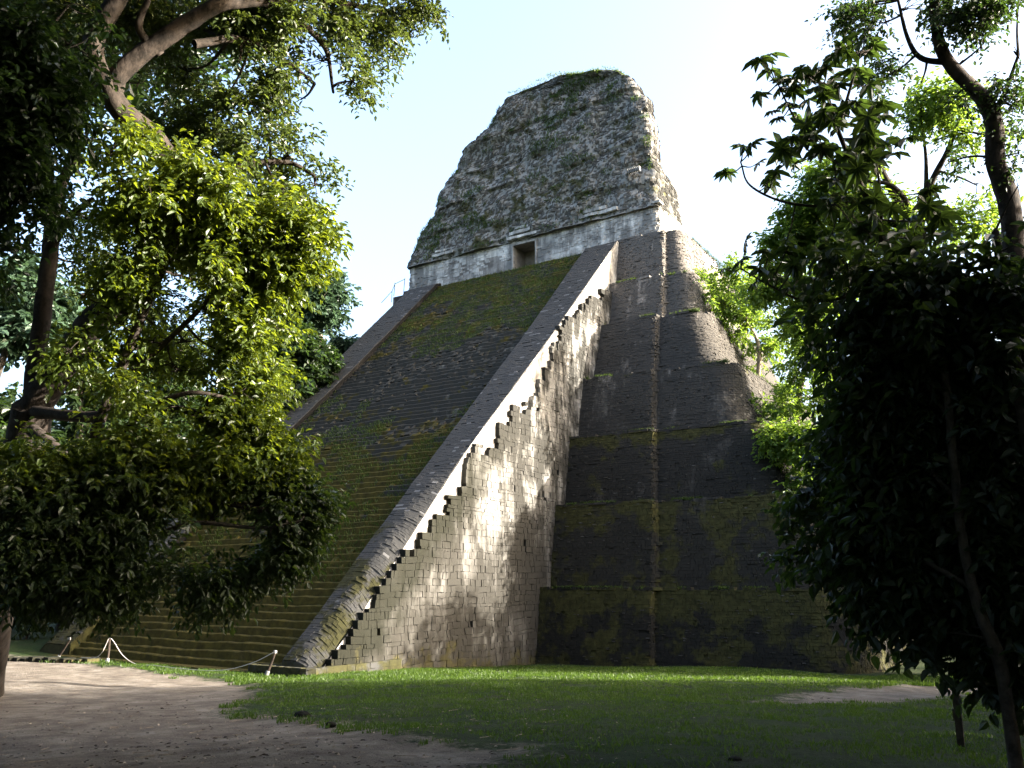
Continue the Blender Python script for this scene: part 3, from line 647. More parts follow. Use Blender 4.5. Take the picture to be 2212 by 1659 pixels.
# ------------------------------------------------------------------ trees
def sprigs(mb, O, D, n, L, leafL, wr, droop=.35):
    """n leaves alternately along each twig from O in direction D"""
    k = len(O); t = np.linspace(.1, 1, n)[None, :, None]
    D = D/np.linalg.norm(D, axis=1)[:, None]
    s = np.cross(D, [0, 0, 1.]); s /= np.linalg.norm(s, axis=1)[:, None]+1e-9; sg = np.where(np.arange(n) % 2, 1, -1)[None, :, None]
    P = O[:, None]+D[:, None]*t*L+rng.normal(0, .03, (k, n, 3)); P[..., 2] -= (t[..., 0]**2)*L*.2
    dd = D[:, None]*.55+s[:, None]*sg*.8+rng.normal(0, .35, (k, n, 3)); dd[..., 2] -= droop
    N = np.array([0, 0, 1.])+rng.normal(0, .45, (k, n, 3))
    leaves(mb, P.reshape(-1, 3), dd.reshape(-1, 3), N.reshape(-1, 3), leafL*rng.uniform(.6, 1.25, k*n), wr)
def crown(mbL, mbB, c, r, nb, node, leafL, wr, ns=7, nl=11, sl_=.5, droop=.35, br=.05, twig=True, gap=(.36, 1.)):
    """one foliage mass: a bough from the nearest limb point, branchlets, sprigs"""
    c = np.asarray(c, float); r = np.asarray(r, float)
    if node is not None and twig:
        mid = (node+c)/2+rng.normal(0, .12, 3)*np.linalg.norm(c-node)*.5; tube(mbB, spline([node, mid, c], 5), br, br*.45, 6)
    u = rng.normal(size=(nb, 3)); u /= np.linalg.norm(u, axis=1)[:, None]; u *= (rng.random(nb)**.42)[:, None]
    E = c+u*r*rng.uniform(.7, 1.45, (nb, 1))*np.array([1.12, 1.12, .92])
    gate = vnoise(E*(gap[1]/leafL*.15)+3.7) > gap[0]
    for e in E[gate]:
        d = e-c; st = c-d*.15; L = np.linalg.norm(e-st)+1e-6
        m = (st+e)/2+rng.normal(0, .10, 3)*L+np.array([0, 0, .10*L]); p = spline([st, m, e], 4)
        if twig: tube(mbB, p, br*.35, br*.12, 4)
        i = rng.integers(len(p)//3, len(p), ns); O = p[i]; dv = (p[-1]-p[0])/L*.6+rng.normal(0, .55, (ns, 3)); dv[:, 2] -= .1
        sprigs(mbL, O, dv, nl, sl_, leafL, wr, droop)
def on_ground(p, dz=-.3):
    p = np.array(p, float); p[2] = float(gz(p[0], p[1]))+dz; return p
def px2m(px, d): return px*d/F_
def tree(name, label, cat, limbs, blobs, leafL, wr, lm, bm, base=None, group=None, dens=1., nl=11, ns=7, sl_=.5, droop=.35, br=.05, rough=.18, twig=True, extra=None, gap=(.36, 1.)):
    if base is None: base = limbs[0][0][0] if len(limbs) else blobs[0][0]
    o = thing(name, label, cat, base, group)
    mt = MB(); nodes = []
    for P, r0, r1 in limbs:
        s = spline(P, 8); tube(mt, s, r0, r1, 12 if r0 > .15 else 7, rough); nodes.append(s[len(s)//4:])
    if limbs: mt.build('trunk', bm, o, smooth=True); nodes = np.concatenate(nodes)
    mL, mB_ = MB(), MB(); dn = dens
    for c, r, nb in blobs:
        c = np.asarray(c); nd = nodes[np.argmin(np.linalg.norm(nodes-c, axis=1))] if len(limbs) else None
        crown(mL, mB_, c, r, max(3, int(nb*dn)), nd, leafL, wr, ns, nl, sl_, droop, br, twig, gap)
    if extra: extra(mL, mB_)
    if mB_.n: mB_.build('branches', bm, o)
    mL.build('crown', lm, o)
    return o
def A(lst):  # survey marks -> limb
    return np.array([at(*p) for p in lst])
def B(lst, d, k=1., rz=.9):
    out = []
    for (x, y, rx, ry, nb, *dd) in lst:
        D_ = dd[0] if dd else d; a, b_ = px2m(rx, D_), px2m(ry, D_); m = (a+b_)/2*rz
        out.append((at(x, y, D_), np.array([a, (a+m)/2, b_]), int(nb*k)))
    return out

bx = ground_hit(-28, 1500); bx = np.array([bx[0], bx[1], float(gz(bx[0], bx[1]))-.2])
fork = at(72, 880, 21.5)
tree('large_tree', 'tall forked tree whose pale limbs lean right over the stairway, sunlit leaves', 'tree',
     [(np.array([bx, at(-18, 1300, 23), at(10, 1120, 22.5), at(50, 980, 22), fork]), .50, .42),
      (np.array([fork, at(125, 800, 21), at(200, 700, 20), at(290, 600, 19), at(370, 510, 18.5), at(425, 440, 18), at(435, 385, 18), at(360, 340, 18), at(325, 295, 18), at(262, 240, 18), at(235, 190, 18)]), .34, .20),
      (A([(240, 195, 18), (205, 140, 18), (205, 80, 18), (245, 10, 18), (290, -60, 18)]), .20, .15),
      (A([(240, 205, 18), (262, 155, 18), (330, 100, 18), (420, 40, 18), (480, 8, 18), (560, 0, 18.5), (640, -10, 19)]), .19, .11),
      (np.array([fork, at(80, 780, 21.5), at(96, 640, 21.5), at(112, 500, 21.5), at(100, 370, 21), at(92, 290, 21)]), .22, .12),
      (A([(105, 470, 21.5), (140, 380, 21.5), (170, 300, 21.5), (150, 200, 21)]), .14, .07),
      (A([(100, 375, 21), (50, 350, 20), (-30, 335, 19)]), .15, .1),
      (A([(105, 540, 21.5), (150, 470, 21), (200, 430, 20)]), .12, .05),
      (A([(120, 800, 21), (190, 770, 20), (260, 760, 18), (340, 800, 17)]), .10, .04),
      (A([(75, 890, 21), (200, 900, 19), (330, 880, 17.5), (450, 900, 17), (560, 960, 16.5)]), .14, .04),
      (A([(70, 930, 21), (230, 1060, 18), (330, 1110, 17), (430, 1080, 16.5), (560, 1100, 16), (640, 1120, 16)]), .15, .03),
      (A([(345, 120, 18), (300, 60, 18), (320, 0, 18)]), .10, .05),
      (A([(560, 0, 18.5), (620, 30, 19), (700, 100, 19.5), (720, 200, 20)]), .10, .03),
      (A([(640, -10, 19), (760, 10, 20), (860, 30, 21)]), .09, .03),
      (A([(420, 95, 18), (520, 85, 18.5), (600, 120, 19), (680, 180, 19.5)]), .09, .03),
      (A([(430, 420, 18), (520, 360, 18.5), (620, 350, 19), (680, 380, 19)]), .10, .03)],
     B([(900, 30, 50, 35, 7, 21), (820, 60, 80, 50, 12, 20.5), (730, 40, 90, 55, 16, 20), (640, 60, 90, 60, 18, 19), (560, 50, 80, 50, 16, 19), (700, 130, 90, 50, 12, 19.5), (760, 175, 40, 40, 5, 20),
        (600, 150, 80, 50, 13, 19), (520, 130, 70, 55, 12, 18.5), (460, 60, 70, 55, 12, 19), (650, 215, 60, 35, 8, 19.5), (490, 210, 80, 50, 12, 19), (400, 150, 70, 60, 10, 20), (380, 40, 70, 45, 10, 20),
        (560, 250, 70, 40, 9, 19), (300, 180, 60, 60, 8, 21), (420, 290, 70, 50, 11, 19.5), (620, 340, 75, 45, 14, 19), (530, 330, 80, 55, 16, 18.5), (680, 400, 35, 50, 9, 19), (600, 410, 80, 55, 18, 18.5),
        (150, 30, 100, 60, 22, 20), (300, 30, 60, 50, 10, 20), (170, 130, 60, 60, 10, 21), (60, 200, 60, 60, 10, 21), (380, 560, 110, 60, 18, 20), (480, 640, 90, 60, 14, 20), (300, 660, 100, 60, 14, 20.5), (400, 760, 110, 60, 16, 20), (230, 480, 80, 60, 10, 21), (180, 560, 60, 50, 6, 22), (560, 560, 80, 50, 12, 19.5), (480, 300, 90, 50, 12, 19.5), (340, 260, 70, 50, 8, 20)], 19, 2.9),
     .125, .46, M['leafT'], M['barkA'], gap=(.42, .9), nl=9, sl_=.42, droop=.2, br=.035)
low_blobs = [(300, 420, 110, 60, 16), (240, 330, 80, 50, 8), (440, 420, 90, 60, 18), (380, 500, 110, 60, 22), (500, 470, 90, 60, 22), (600, 480, 80, 60, 20), (660, 520, 55, 50, 13), (560, 560, 90, 50, 22), (450, 580, 100, 60, 22),
        (330, 590, 90, 60, 14), (250, 560, 60, 50, 7), (380, 640, 80, 60, 18), (450, 670, 70, 50, 16), (330, 740, 70, 50, 14), (500, 700, 60, 40, 12), (400, 740, 70, 50, 14), (260, 700, 70, 50, 10), (180, 640, 70, 60, 6), (300, 500, 80, 50, 8), (590, 620, 60, 40, 8), (400, 360, 80, 50, 10), (150, 760, 60, 60, 6), (60, 1130, 90, 80, 20), (120, 1260, 110, 40, 16), (640, 580, 50, 40, 8), (500, 640, 60, 50, 9), (420, 680, 70, 60, 12), (330, 700, 80, 60, 10), (250, 640, 60, 60, 7), (480, 760, 80, 50, 12), (380, 800, 100, 60, 18), (280, 820, 80, 60, 14),
        (560, 720, 55, 40, 8), (570, 800, 50, 35, 7), (520, 840, 70, 40, 12), (440, 900, 100, 50, 22), (330, 920, 110, 60, 24), (540, 930, 80, 50, 18), (590, 990, 70, 45, 17), (480, 1010, 100, 55, 26), (360, 1030, 110, 60, 28),
        (240, 960, 90, 60, 20), (220, 1060, 100, 60, 24), (620, 1060, 60, 45, 15), (570, 1110, 90, 50, 24), (655, 1130, 35, 45, 9), (460, 1120, 100, 55, 28), (340, 1150, 110, 55, 30), (230, 1160, 100, 55, 26), (120, 1100, 100, 70, 26),
        (610, 1180, 60, 40, 13), (520, 1210, 80, 45, 20), (410, 1230, 80, 40, 20), (300, 1230, 90, 40, 20), (190, 1240, 90, 40, 20), (100, 1220, 90, 50, 22), (450, 1275, 50, 25, 7), (60, 1010, 70, 60, 14), (560, 1160, 60, 40, 12), (150, 1010, 90, 50, 12), (60, 1180, 90, 50, 14), (280, 1290, 90, 30, 9), (660, 1080, 40, 35, 5), (30, 1260, 70, 50, 10)]
# lower sunlit canopy of the same clearing edge: a second, younger tree with broader bright leaves
tree('leafy_tree', 'middle tree with bright yellow-green sunlit leaves in front of the forked trunk', 'tree',
     [(np.array([at(-60, 1470, 19)*[1, 1, 0]+[0, 0, .6], at(-30, 1300, 18.5), at(40, 1180, 18), at(150, 1050, 17), at(240, 850, 16.8), at(300, 700, 16.5), at(360, 560, 16.5)]), .16, .06),
      (A([(200, 1000, 17), (300, 900, 16.5), (400, 850, 16), (500, 860, 16)]), .07, .03),
      (A([(240, 850, 16.8), (400, 700, 16.5), (520, 580, 16.5), (640, 530, 16.5)]), .06, .02)],
     B([(x_, y_, rx_*1.15, ry_, n_*(1.7 if y_ > 930 else .95)) for x_, y_, rx_, ry_, n_ in low_blobs if y_ <= 1045], 16.5, 2.1),
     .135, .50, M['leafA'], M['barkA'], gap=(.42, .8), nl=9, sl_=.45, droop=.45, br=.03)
tree('drooping_tree', 'shaded tree with dark leaves drooping low over the rope posts and the stair foot', 'tree',
     [(np.array([on_ground(at(-90, 1480, 18)), at(-50, 1300, 17.8), at(20, 1190, 17.4), at(110, 1130, 17), at(220, 1090, 16.8)]), .13, .06),
      (A([(110, 1130, 17), (300, 1160, 16.5), (420, 1130, 16), (560, 1140, 15.7), (650, 1125, 15.6)]), .07, .015), (A([(60, 1160, 17.2), (180, 1210, 17), (330, 1220, 16.5), (460, 1250, 16.3)]), .05, .012)],
     B([(x_, y_, rx_*1.2, ry_*.9, n_*1.6) for x_, y_, rx_, ry_, n_ in low_blobs if y_ > 1045], 16.5, 2.1),
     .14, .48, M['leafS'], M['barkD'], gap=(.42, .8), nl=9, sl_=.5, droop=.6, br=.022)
tree('dark_tree', 'dark small-leaved tree filling the upper left corner of the photo', 'tree',
     [(np.array([at(-260, 1500, 12)*[1, 1, 0]+[0, 0, 1.9], at(-220, 900, 12), at(-120, 400, 11.5), at(0, 150, 11)]), .22, .08)],
     B([(40, 60, 110, 80, 40), (150, 100, 70, 70, 16), (60, 200, 90, 70, 30), (20, 330, 80, 60, 24), (60, 420, 60, 40, 8), (110, 250, 50, 60, 10), (-60, 150, 80, 90, 20), (-60, 400, 80, 80, 14), (-30, 550, 60, 60, 8), (150, 10, 80, 50, 14)], 11, 2.2),
     .10, .5, M['leafD'], M['barkD'], nl=9, sl_=.35, br=.02)

# background trees left
tree('distant_tree', 'hazy bluish open-crowned tree above the left balustrade', 'tree',
     [(np.array([on_ground(at(690, 1100, 80)), at(690, 760, 80), at(685, 680, 80), at(660, 620, 80)]), .45, .15)],
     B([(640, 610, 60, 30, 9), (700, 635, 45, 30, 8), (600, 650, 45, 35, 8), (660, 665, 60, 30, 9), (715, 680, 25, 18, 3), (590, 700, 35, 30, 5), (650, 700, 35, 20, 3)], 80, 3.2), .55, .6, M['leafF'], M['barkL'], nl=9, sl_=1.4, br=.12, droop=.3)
tree('distant_tree', 'dense round dark tree behind the foot of the left balustrade', 'tree',
     [(np.array([on_ground(at(650, 1100, 74)), at(650, 900, 74), at(650, 800, 74)]), .4, .2)],
     B([(650, 760, 55, 45, 16), (600, 790, 45, 50, 14), (680, 800, 50, 45, 12), (640, 840, 80, 60, 24), (590, 880, 60, 60, 18), (700, 770, 25, 20, 4), (560, 930, 60, 50, 14)], 74, 3.4), .5, .6, M['leafD'], M['barkD'], nl=9, sl_=1.2, br=.1)
tree('distant_tree', 'small thin-crowned tree peeping over the left balustrade', 'tree',
     [(np.array([on_ground(at(745, 1000, 84)), at(745, 800, 84), at(745, 745, 84)]), .2, .08)],
     B([(745, 735, 25, 14, 4), (725, 755, 22, 14, 3), (770, 760, 14, 10, 2)], 84, 3), .45, .6, M['leafF'], M['barkL'], nl=8, sl_=1.1, br=.06)
for i, (x, y, d_, rx, ry, lb) in enumerate([(60, 640, 62, 90, 90, 'pale hazy tree seen through the gap at the left edge, below the big limb'), (250, 900, 66, 130, 110, 'dark tree behind the forked tree, left of the stairway foot'),
                             (20, 950, 58, 110, 120, 'shadowed tree at the far left behind the leaning trunk'), (420, 860, 72, 110, 90, 'dark green tree directly left of the stairway middle'), (170, 730, 64, 110, 100, 'dark tree rising between the two forked limbs at the left'), (330, 760, 68, 90, 80, 'dark tree crown just right of the forked limbs, behind the sunlit leaves')]):
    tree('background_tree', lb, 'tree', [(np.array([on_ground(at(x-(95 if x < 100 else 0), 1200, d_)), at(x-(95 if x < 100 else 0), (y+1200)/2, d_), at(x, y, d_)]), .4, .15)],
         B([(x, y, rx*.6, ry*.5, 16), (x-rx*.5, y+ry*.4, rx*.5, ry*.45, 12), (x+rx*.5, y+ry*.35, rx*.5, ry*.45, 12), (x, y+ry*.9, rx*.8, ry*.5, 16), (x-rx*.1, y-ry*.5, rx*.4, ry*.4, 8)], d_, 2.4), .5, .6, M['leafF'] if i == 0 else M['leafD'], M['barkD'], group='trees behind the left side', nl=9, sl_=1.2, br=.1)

# right side, near: broad-leaved dark tree
tree('broadleaf_tree', 'nearly black broad-leaved tree filling the right side, thin stem at its foot', 'tree',
     [(np.array([on_ground(at(2182, 1545, 12.5)), at(2165, 1450, 12.2), at(2120, 1330, 12), at(2085, 1200, 12), at(2060, 1000, 12), at(2040, 800, 12.3), at(2000, 620, 12.6)]), .085, .04),
      (np.array([on_ground(at(2290, 1560, 12)), at(2280, 1300, 12), at(2230, 1000, 12), at(2180, 700, 12.5), at(2150, 500, 13)]), .14, .05),
      (A([(2070, 1080, 12), (1950, 960, 12.5), (1850, 900, 13), (1780, 860, 13.5)]), .04, .015),
      (A([(2100, 1270, 12), (1980, 1200, 12.3), (1860, 1130, 13), (1760, 1110, 13.4)]), .04, .012),
      (A([(2050, 900, 12.2), (1930, 720, 12.8), (1850, 620, 13.4)]), .04, .015)],
     B([(b_[0]+(28 if b_[0] < 1900 else 0),)+tuple(b_[1:]) for b_ in [(1990, 610, 80, 50, 11), (2080, 580, 80, 50, 10), (2200, 520, 30, 50, 5), (1900, 680, 90, 60, 22), (2010, 700, 90, 60, 24), (2130, 660, 90, 70, 24), (1860, 760, 80, 60, 20), (1960, 800, 90, 60, 26), (2080, 790, 90, 60, 26), (2180, 800, 60, 80, 20),
        (1850, 860, 70, 55, 16), (1930, 900, 90, 60, 26), (2050, 920, 90, 60, 28), (2160, 940, 80, 70, 24), (1790, 930, 55, 45, 9, 13.5), (1880, 990, 90, 60, 24), (1990, 1030, 90, 60, 28), (2110, 1050, 90, 60, 28), (2200, 1080, 50, 70, 16),
        (1780, 1030, 60, 50, 11, 13.5), (1850, 1090, 90, 55, 24), (1960, 1140, 90, 60, 28), (2080, 1170, 90, 60, 28), (2180, 1200, 60, 70, 20), (1760, 1130, 60, 50, 12, 13.5), (1800, 1190, 80, 45, 16, 13.5), (1900, 1220, 90, 50, 24), (2020, 1260, 90, 55, 24),
        (2140, 1290, 80, 60, 20), (1860, 1290, 60, 35, 6), (1960, 1310, 70, 40, 10), (2070, 1340, 60, 40, 10), (2180, 1400, 50, 60, 16), (1990, 1380, 30, 25, 3), (2150, 1440, 40, 35, 8), (2195, 1500, 40, 60, 12), (1900, 560, 60, 45, 9), (1820, 640, 60, 50, 9),
        (2200, 400, 30, 50, 4), (1740, 700, 50, 35, 5, 13.6), (1760, 800, 45, 35, 5, 13.6), (1720, 1080, 35, 30, 4, 13.8), (1730, 1200, 35, 30, 4, 13.8), (1790, 560, 50, 30, 5)]], 12.7, .95),
     .185, .52, M['leafR'], M['barkD'], nl=8, ns=6, sl_=.5, droop=.6, br=.016, gap=(.49, .7))
# umbrella-leaved tree
def palmate(mL, mB_, c, R, node):
    tilt = rng.normal(0, .45, 3)+np.array([0, 0, 1.]); tilt /= np.linalg.norm(tilt); a = np.cross(tilt, [1, .2, .1]); a /= np.linalg.norm(a); b_ = np.cross(tilt, a)
    n = rng.integers(8, 11); th = np.linspace(0, 2*np.pi*.93, n)+rng.uniform(0, 6); D = a*np.cos(th)[:, None]+b_*np.sin(th)[:, None]; D = D-np.array([0, 0, .35])+rng.normal(0, .06, (n, 3))
    leaves(mL, np.tile(c, (n, 1)), D, np.tile(tilt, (n, 1)), R*rng.uniform(.75, 1.1, n), .34)
    tube(mB_, spline([node, (node+c)/2-np.array([0, 0, .05]), c], 3), .012, .008, 4)
pm = [(1665,150,50),(1640,205,45),(1720,185,45),(1755,160,40),(1605,315,45),(1570,372,45),(1640,350,30),(1662,385,42),(1680,255,30),(1715,300,55),(1740,270,50),(1830,110,55),(1868,85,50),(1800,170,55),(1790,230,50),(1850,220,60),
      (1900,250,60),(1770,330,50),(1830,330,60),(1880,340,60),(1820,270,55),(1690,165,40),(1700,225,40),(1745,215,45),(1625,310,35),(1690,330,40),(1880,180,50),(1930,330,55),(1760,290,50),(1860,290,55),(1845,390,50),(1800,385,50)]
pm2 = [(1720,560,55),(1640,580,55),(1600,562,45),(1680,600,55),(1760,600,55),(1612,520,40),(1565,580,32),(1800,560,55),(1700,540,40),(1840,610,60),(1780,640,50),(1660,555,40),(1740,630,45),(1630,610,35)]
stem1 = np.array([on_ground(at(2235, 1500, 15)), at(2120, 1100, 15), at(1960, 700, 14.5), at(1905, 510, 14.3), at(1860, 400, 14.2), at(1810, 280, 14), at(1780, 180, 14)])
arms = [A([(1850, 380, 14.2), (1780, 330, 14), (1720, 260, 14), (1680, 180, 14)]), A([(1870, 430, 14.2), (1780, 445, 14), (1690, 435, 14), (1620, 400, 14), (1600, 350, 14)]), A([(1810, 280, 14), (1840, 180, 14), (1860, 110, 14)]),
        A([(1930, 590, 14.4), (1830, 640, 14), (1740, 650, 13.8), (1670, 620, 13.8), (1600, 580, 13.8)]), A([(1905, 510, 14.3), (1900, 400, 14.2), (1880, 280, 14.2)])]
def pext(mL, mB_):
    nodes = np.concatenate([spline(a, 6) for a in arms]+[spline(stem1, 6)[20:]])
    for x, y, r_ in pm+pm2+[(x+rng.uniform(-34, 34), y+rng.uniform(-34, 34), r_) for x, y, r_ in (pm+pm2)*2 if x > 1650]:
        c = at(x, y, 14+rng.uniform(-.9, .9)); palmate(mL, mB_, c, px2m(r_, 14)*.70, nodes[np.argmin(np.linalg.norm(nodes-c, axis=1))])
    for k in range(60):
        x, y = rng.uniform(1790, 2050), rng.uniform(400, 660); c = at(x, y, 14+rng.uniform(-.9, .9)); palmate(mL, mB_, c, .28, nodes[np.argmin(np.linalg.norm(nodes-c, axis=1))])
tree('umbrella_leaved_tree', 'slender dark stem bearing star-shaped palmate leaves against the white sky', 'tree',
     [(stem1, .07, .025)]+[(a, .028, .012) for a in arms], [], .3, .3, M['leafR'], M['barkD'], extra=pext)
# tall curved tree top right
tree('tall_tree', 'tall tree with one bare curving trunk at the top right corner', 'tree',
     [(np.array([on_ground(at(2240, 1400, 21)), at(2230, 1000, 21), at(2195, 600, 21), at(2180, 440, 21), at(2150, 350, 21), at(2148, 270, 21), at(2125, 215, 21), at(2075, 165, 21), at(2040, 120, 21), at(2022, 60, 21), at(2015, -40, 21)]), .26, .09),
      (A([(2050, 135, 21), (1990, 125, 21), (1960, 80, 21), (1940, 0, 21)]), .07, .03), (A([(2140, 250, 21), (2170, 200, 21), (2200, 120, 21)]), .06, .03)],
     B([(1850, 15, 60, 40, 12), (1910, 50, 60, 50, 14), (1960, 20, 60, 50, 14), (2010, 70, 60, 50, 14), (2070, 40, 60, 60, 16), (2120, 100, 45, 60, 14), (2080, 130, 40, 40, 8), (2150, 170, 35, 50, 7), (1960, 120, 50, 45, 11), (1930, 160, 45, 40, 9), (1990, 180, 50, 30, 8),
        (2200, 10, 45, 35, 10), (2150, 10, 50, 40, 10), (2060, 210, 30, 30, 4), (1890, 10, 60, 40, 10), (2190, 110, 40, 50, 8), (2195, 230, 25, 50, 5), (2200, 330, 22, 50, 5), (2050, 350, 40, 30, 3), (2200, 420, 25, 50, 5)], 21, 1.8),
     .115, .5, M['leafD'], M['barkA'], nl=9, sl_=.45, br=.03, gap=(.47, .8))
tree('open_tree', 'backlit tree with thin orange-brown limbs behind the star-leaved tree', 'tree',
     [(np.array([on_ground(at(2190, 1300, 33)), at(2110, 900, 33), at(1990, 620, 33), at(1985, 500, 33)]), .38, .24),
      (A([(1988, 510, 33), (1950, 450, 33), (1910, 380, 33), (1880, 320, 33)]), .2, .08), (A([(1988, 520, 33), (1960, 440, 32.5), (1925, 400, 32), (1870, 390, 32)]), .12, .05),
      (A([(1985, 500, 33), (2010, 400, 33), (2050, 320, 33), (2080, 240, 33)]), .15, .05), (A([(2000, 430, 33), (2000, 340, 33), (1990, 260, 33)]), .09, .03), (A([(1985, 500, 33), (1870, 470, 33), (1780, 450, 33)]), .1, .03)],
     B([(1990, 215, 60, 35, 9), (2050, 240, 50, 35, 7), (1940, 250, 40, 30, 4), (2080, 290, 30, 30, 3), (1850, 360, 60, 40, 8), (1780, 380, 50, 40, 11), (1760, 450, 60, 40, 15), (1850, 430, 70, 40, 13), (1930, 480, 70, 40, 10), (2030, 470, 60, 40, 8), (2110, 400, 40, 40, 5),
        (1730, 500, 55, 35, 12), (1690, 540, 50, 35, 11), (1800, 510, 70, 40, 14), (2150, 300, 30, 40, 3), (2130, 480, 50, 50, 8), (1890, 520, 60, 40, 9)], 33, 2.3),
     .20, .5, M['leafB'], M['barkA'], nl=9, sl_=.7, br=.05)
# far trees to the right of the pyramid
far = [('bright green tree close against the pyramid right flank', [(1560, 650, 45, 45, 12), (1610, 690, 55, 45, 14), (1570, 730, 45, 40, 10), (1640, 760, 50, 50, 14), (1600, 820, 40, 50, 10), (1660, 850, 50, 50, 12), (1590, 590, 35, 30, 6)], (1640, 1150), 70, 'leafB'),
       ('taller feathery green tree one step further right of the pyramid', [(1650, 620, 50, 35, 11), (1720, 620, 60, 45, 14), (1700, 700, 65, 50, 16), (1760, 700, 60, 60, 15), (1740, 790, 70, 60, 18), (1700, 880, 70, 55, 16), (1780, 870, 60, 60, 14), (1820, 620, 60, 50, 10)], (1730, 1150), 62, 'leafB'),
       ('shaded green tree low beside the lower right pyramid corner', [(1690, 950, 45, 45, 14), (1740, 960, 60, 55, 18), (1800, 960, 60, 60, 16), (1760, 1040, 70, 60, 20), (1830, 1050, 60, 60, 16), (1800, 1130, 70, 60, 18), (1880, 1130, 60, 60, 16)], (1790, 1250), 56, 'leafB')]
for lb, bl, (tx, ty), d_, mt_ in far:
    tree('background_tree', lb, 'tree', [(np.array([on_ground(at(tx, ty, d_)), at(tx-10, (ty+bl[3][1])/2, d_), at(bl[3][0], bl[3][1], d_), at(bl[1][0], bl[1][1], d_)]), .3, .1)], B(bl, d_, 2.5), .34, .5, M[mt_], M['barkL'], group='trees right of the pyramid', nl=9, sl_=1.0, br=.06)
# bushes growing on the east flank
for lb, x, y, r1, r2, d_ in (('bright bush sprouting beside the second terrace from the top', 1512, 615, 22, 38, 74), ('feathery bush on the right flank beside the third terrace', 1535, 670, 22, 30, 73), ('small tuft bush on the right flank near the fifth terrace', 1700, 985, 25, 28, 58)):
    tree('bush', lb, 'bush', [(np.array([at(x-8, y+r2, d_), at(x, y, d_)]), .06, .03)], B([(x, y, r1, r2, 14), (x+8, y+r2*.6, r1, r2*.5, 8)], d_, 2.0), .34, .3, M['leafB'], M['barkL'], group='bushes on the pyramid flank', nl=10, sl_=.9, br=.03, droop=.1)

# the surrounding forest: dim mass closing the clearing behind, to both sides and at our back
def forest():
    mL, mT = MB(), MB(); spots = []
    for x, y, h in ((-78, 40, 20), (-84, 52, 24), (-72, 62, 22), (-92, 34, 22), (-80, 26, 20), (-70, 20, 18), (-62, 10, 18), (-95, 62, 24), (-66, 78, 22), (-58, 2, 18), (-48, -6, 18), (-88, 75, 24), (-75, 34, 12), (-68, 48, 10), (-72, 28, 10), (-64, 16, 9), (-63, 27, 6), (-60, 21, 6), (-66, 33, 8), (-70, 40, 12), (-66, 24, 10), (-62, 33, 5), (-76, 46, 16), (-64, 40, 8), (-58, 14, 7), (-72, 30, 16),
                    (-4, 62, 15), (-2, 55, 11), (1, 49, 9), (-5, 57, 6), (-5, 54, 9), (-3, 51, 7), (4, 58, 13), (12, 62, 16), (15, 53, 15), (-1, 70, 20), (9, 75, 20), (-8, 80, 20), (16, 50, 12), (22, 58, 15), (28, 50, 14)):
        spots.append((x, y, h, 1.))
    for x, y, h in ((6, 11, 11), (7, 19, 12), (11, 12, 15), (9, 25, 13), (3, 52, 15), (9, 55, 15), (8, 15, 14), (10, 21, 15), (9, 8, 14), (13, 3, 15), (13, 27, 16.5), (14, 14, 16), (18, 20, 17), (20, 8, 16), (14, 32, 18), (12, 30, 18), (12, 36, 16), (20, 33, 18), (18, 42, 14), (6, 0, 12), (10, -8, 15), (2, -10, 15), (-6, -12, 16), (-14, -11, 15), (-22, -8, 15), (-30, -4, 16), (-38, -2, 16), (26, 26, 18), (24, 40, 14), (30, 16, 20), (8, 28, 9)):
        spots.append((x, y, h, 1.1))  # trees out of view, placed and raised to shade the clearing
    over = [(0, -3, 14, 5, 2.5), (-7, -1, 14.5, 5, 2.2), (5, 3, 14.5, 4.5, 2.5), (-3, -8, 15, 6, 3), (7, -5, 13, 5, 4), (-13, -5, 15, 6, 3), (-2, 3.5, 14.5, 4, 1.8), (9, 9, 13, 4, 3.5), (-19, -2, 15, 5, 3),
            (-9, 3, 16.5, 5, 2.5), (-6, 9, 21, 6, 2.5), (-14, 6, 20, 6, 3), (-12, 12, 24, 5, 2.5), (1, 12, 22, 5, 3), (-22, 8, 21, 6, 4), (-26, 4, 16, 5, 5), (-33, 6, 17, 6, 6), (-28, 15, 25, 6, 4), (6, 8, 18, 5, 4), (-40, 6, 16, 5, 6), (4, 20, 25, 5, 3)]
    for x, y, z, r1, r2 in over:  # unseen trunkless crowns added overhead to block sky light
        n = int(42*r1*r1); u = rng.normal(size=(n, 3)); u /= np.linalg.norm(u, axis=1)[:, None]; u *= (rng.random(n)**.4)[:, None]
        P = np.array([x, y, z])+u*np.array([r1, r1, r2]); sprigs(mL, P, rng.normal(size=(n, 3)), 6, .9, .36, .55, .4)
    for x, y, h, dn in spots:
        g = float(gz(x, y)); tube(mT, spline([(x, y, g-.5), (x+rng.normal(0, .4), y+rng.normal(0, .4), g+h*.5), (x+rng.normal(0, .7), y, g+h*.9)], 4), .3 if h > 10 else .09, .1 if h > 10 else .03, 7)
        n = int(1500*dn*(h/14)); u = rng.normal(size=(n, 3)); u /= np.linalg.norm(u, axis=1)[:, None]; u *= (rng.random(n)**.4)[:, None]
        lo = .12; P = np.array([x, y, g+h*(.5+lo*.5)])+u*np.array([h*.26, h*.26, h*.5*(1-lo)])
        P = P[fbm(P*.6) > .44]; n = len(P)
        sprigs(mL, P, rng.normal(size=(n, 3)), 6, .9, .36, .55, .4)
    o = mL.build('forest', M['leafD']); tag(o, 'dim mass of forest trees closing in round the clearing', 'forest', kind='stuff')
    t = mT.build('forest_trunks', M['barkD'], o)
forest()

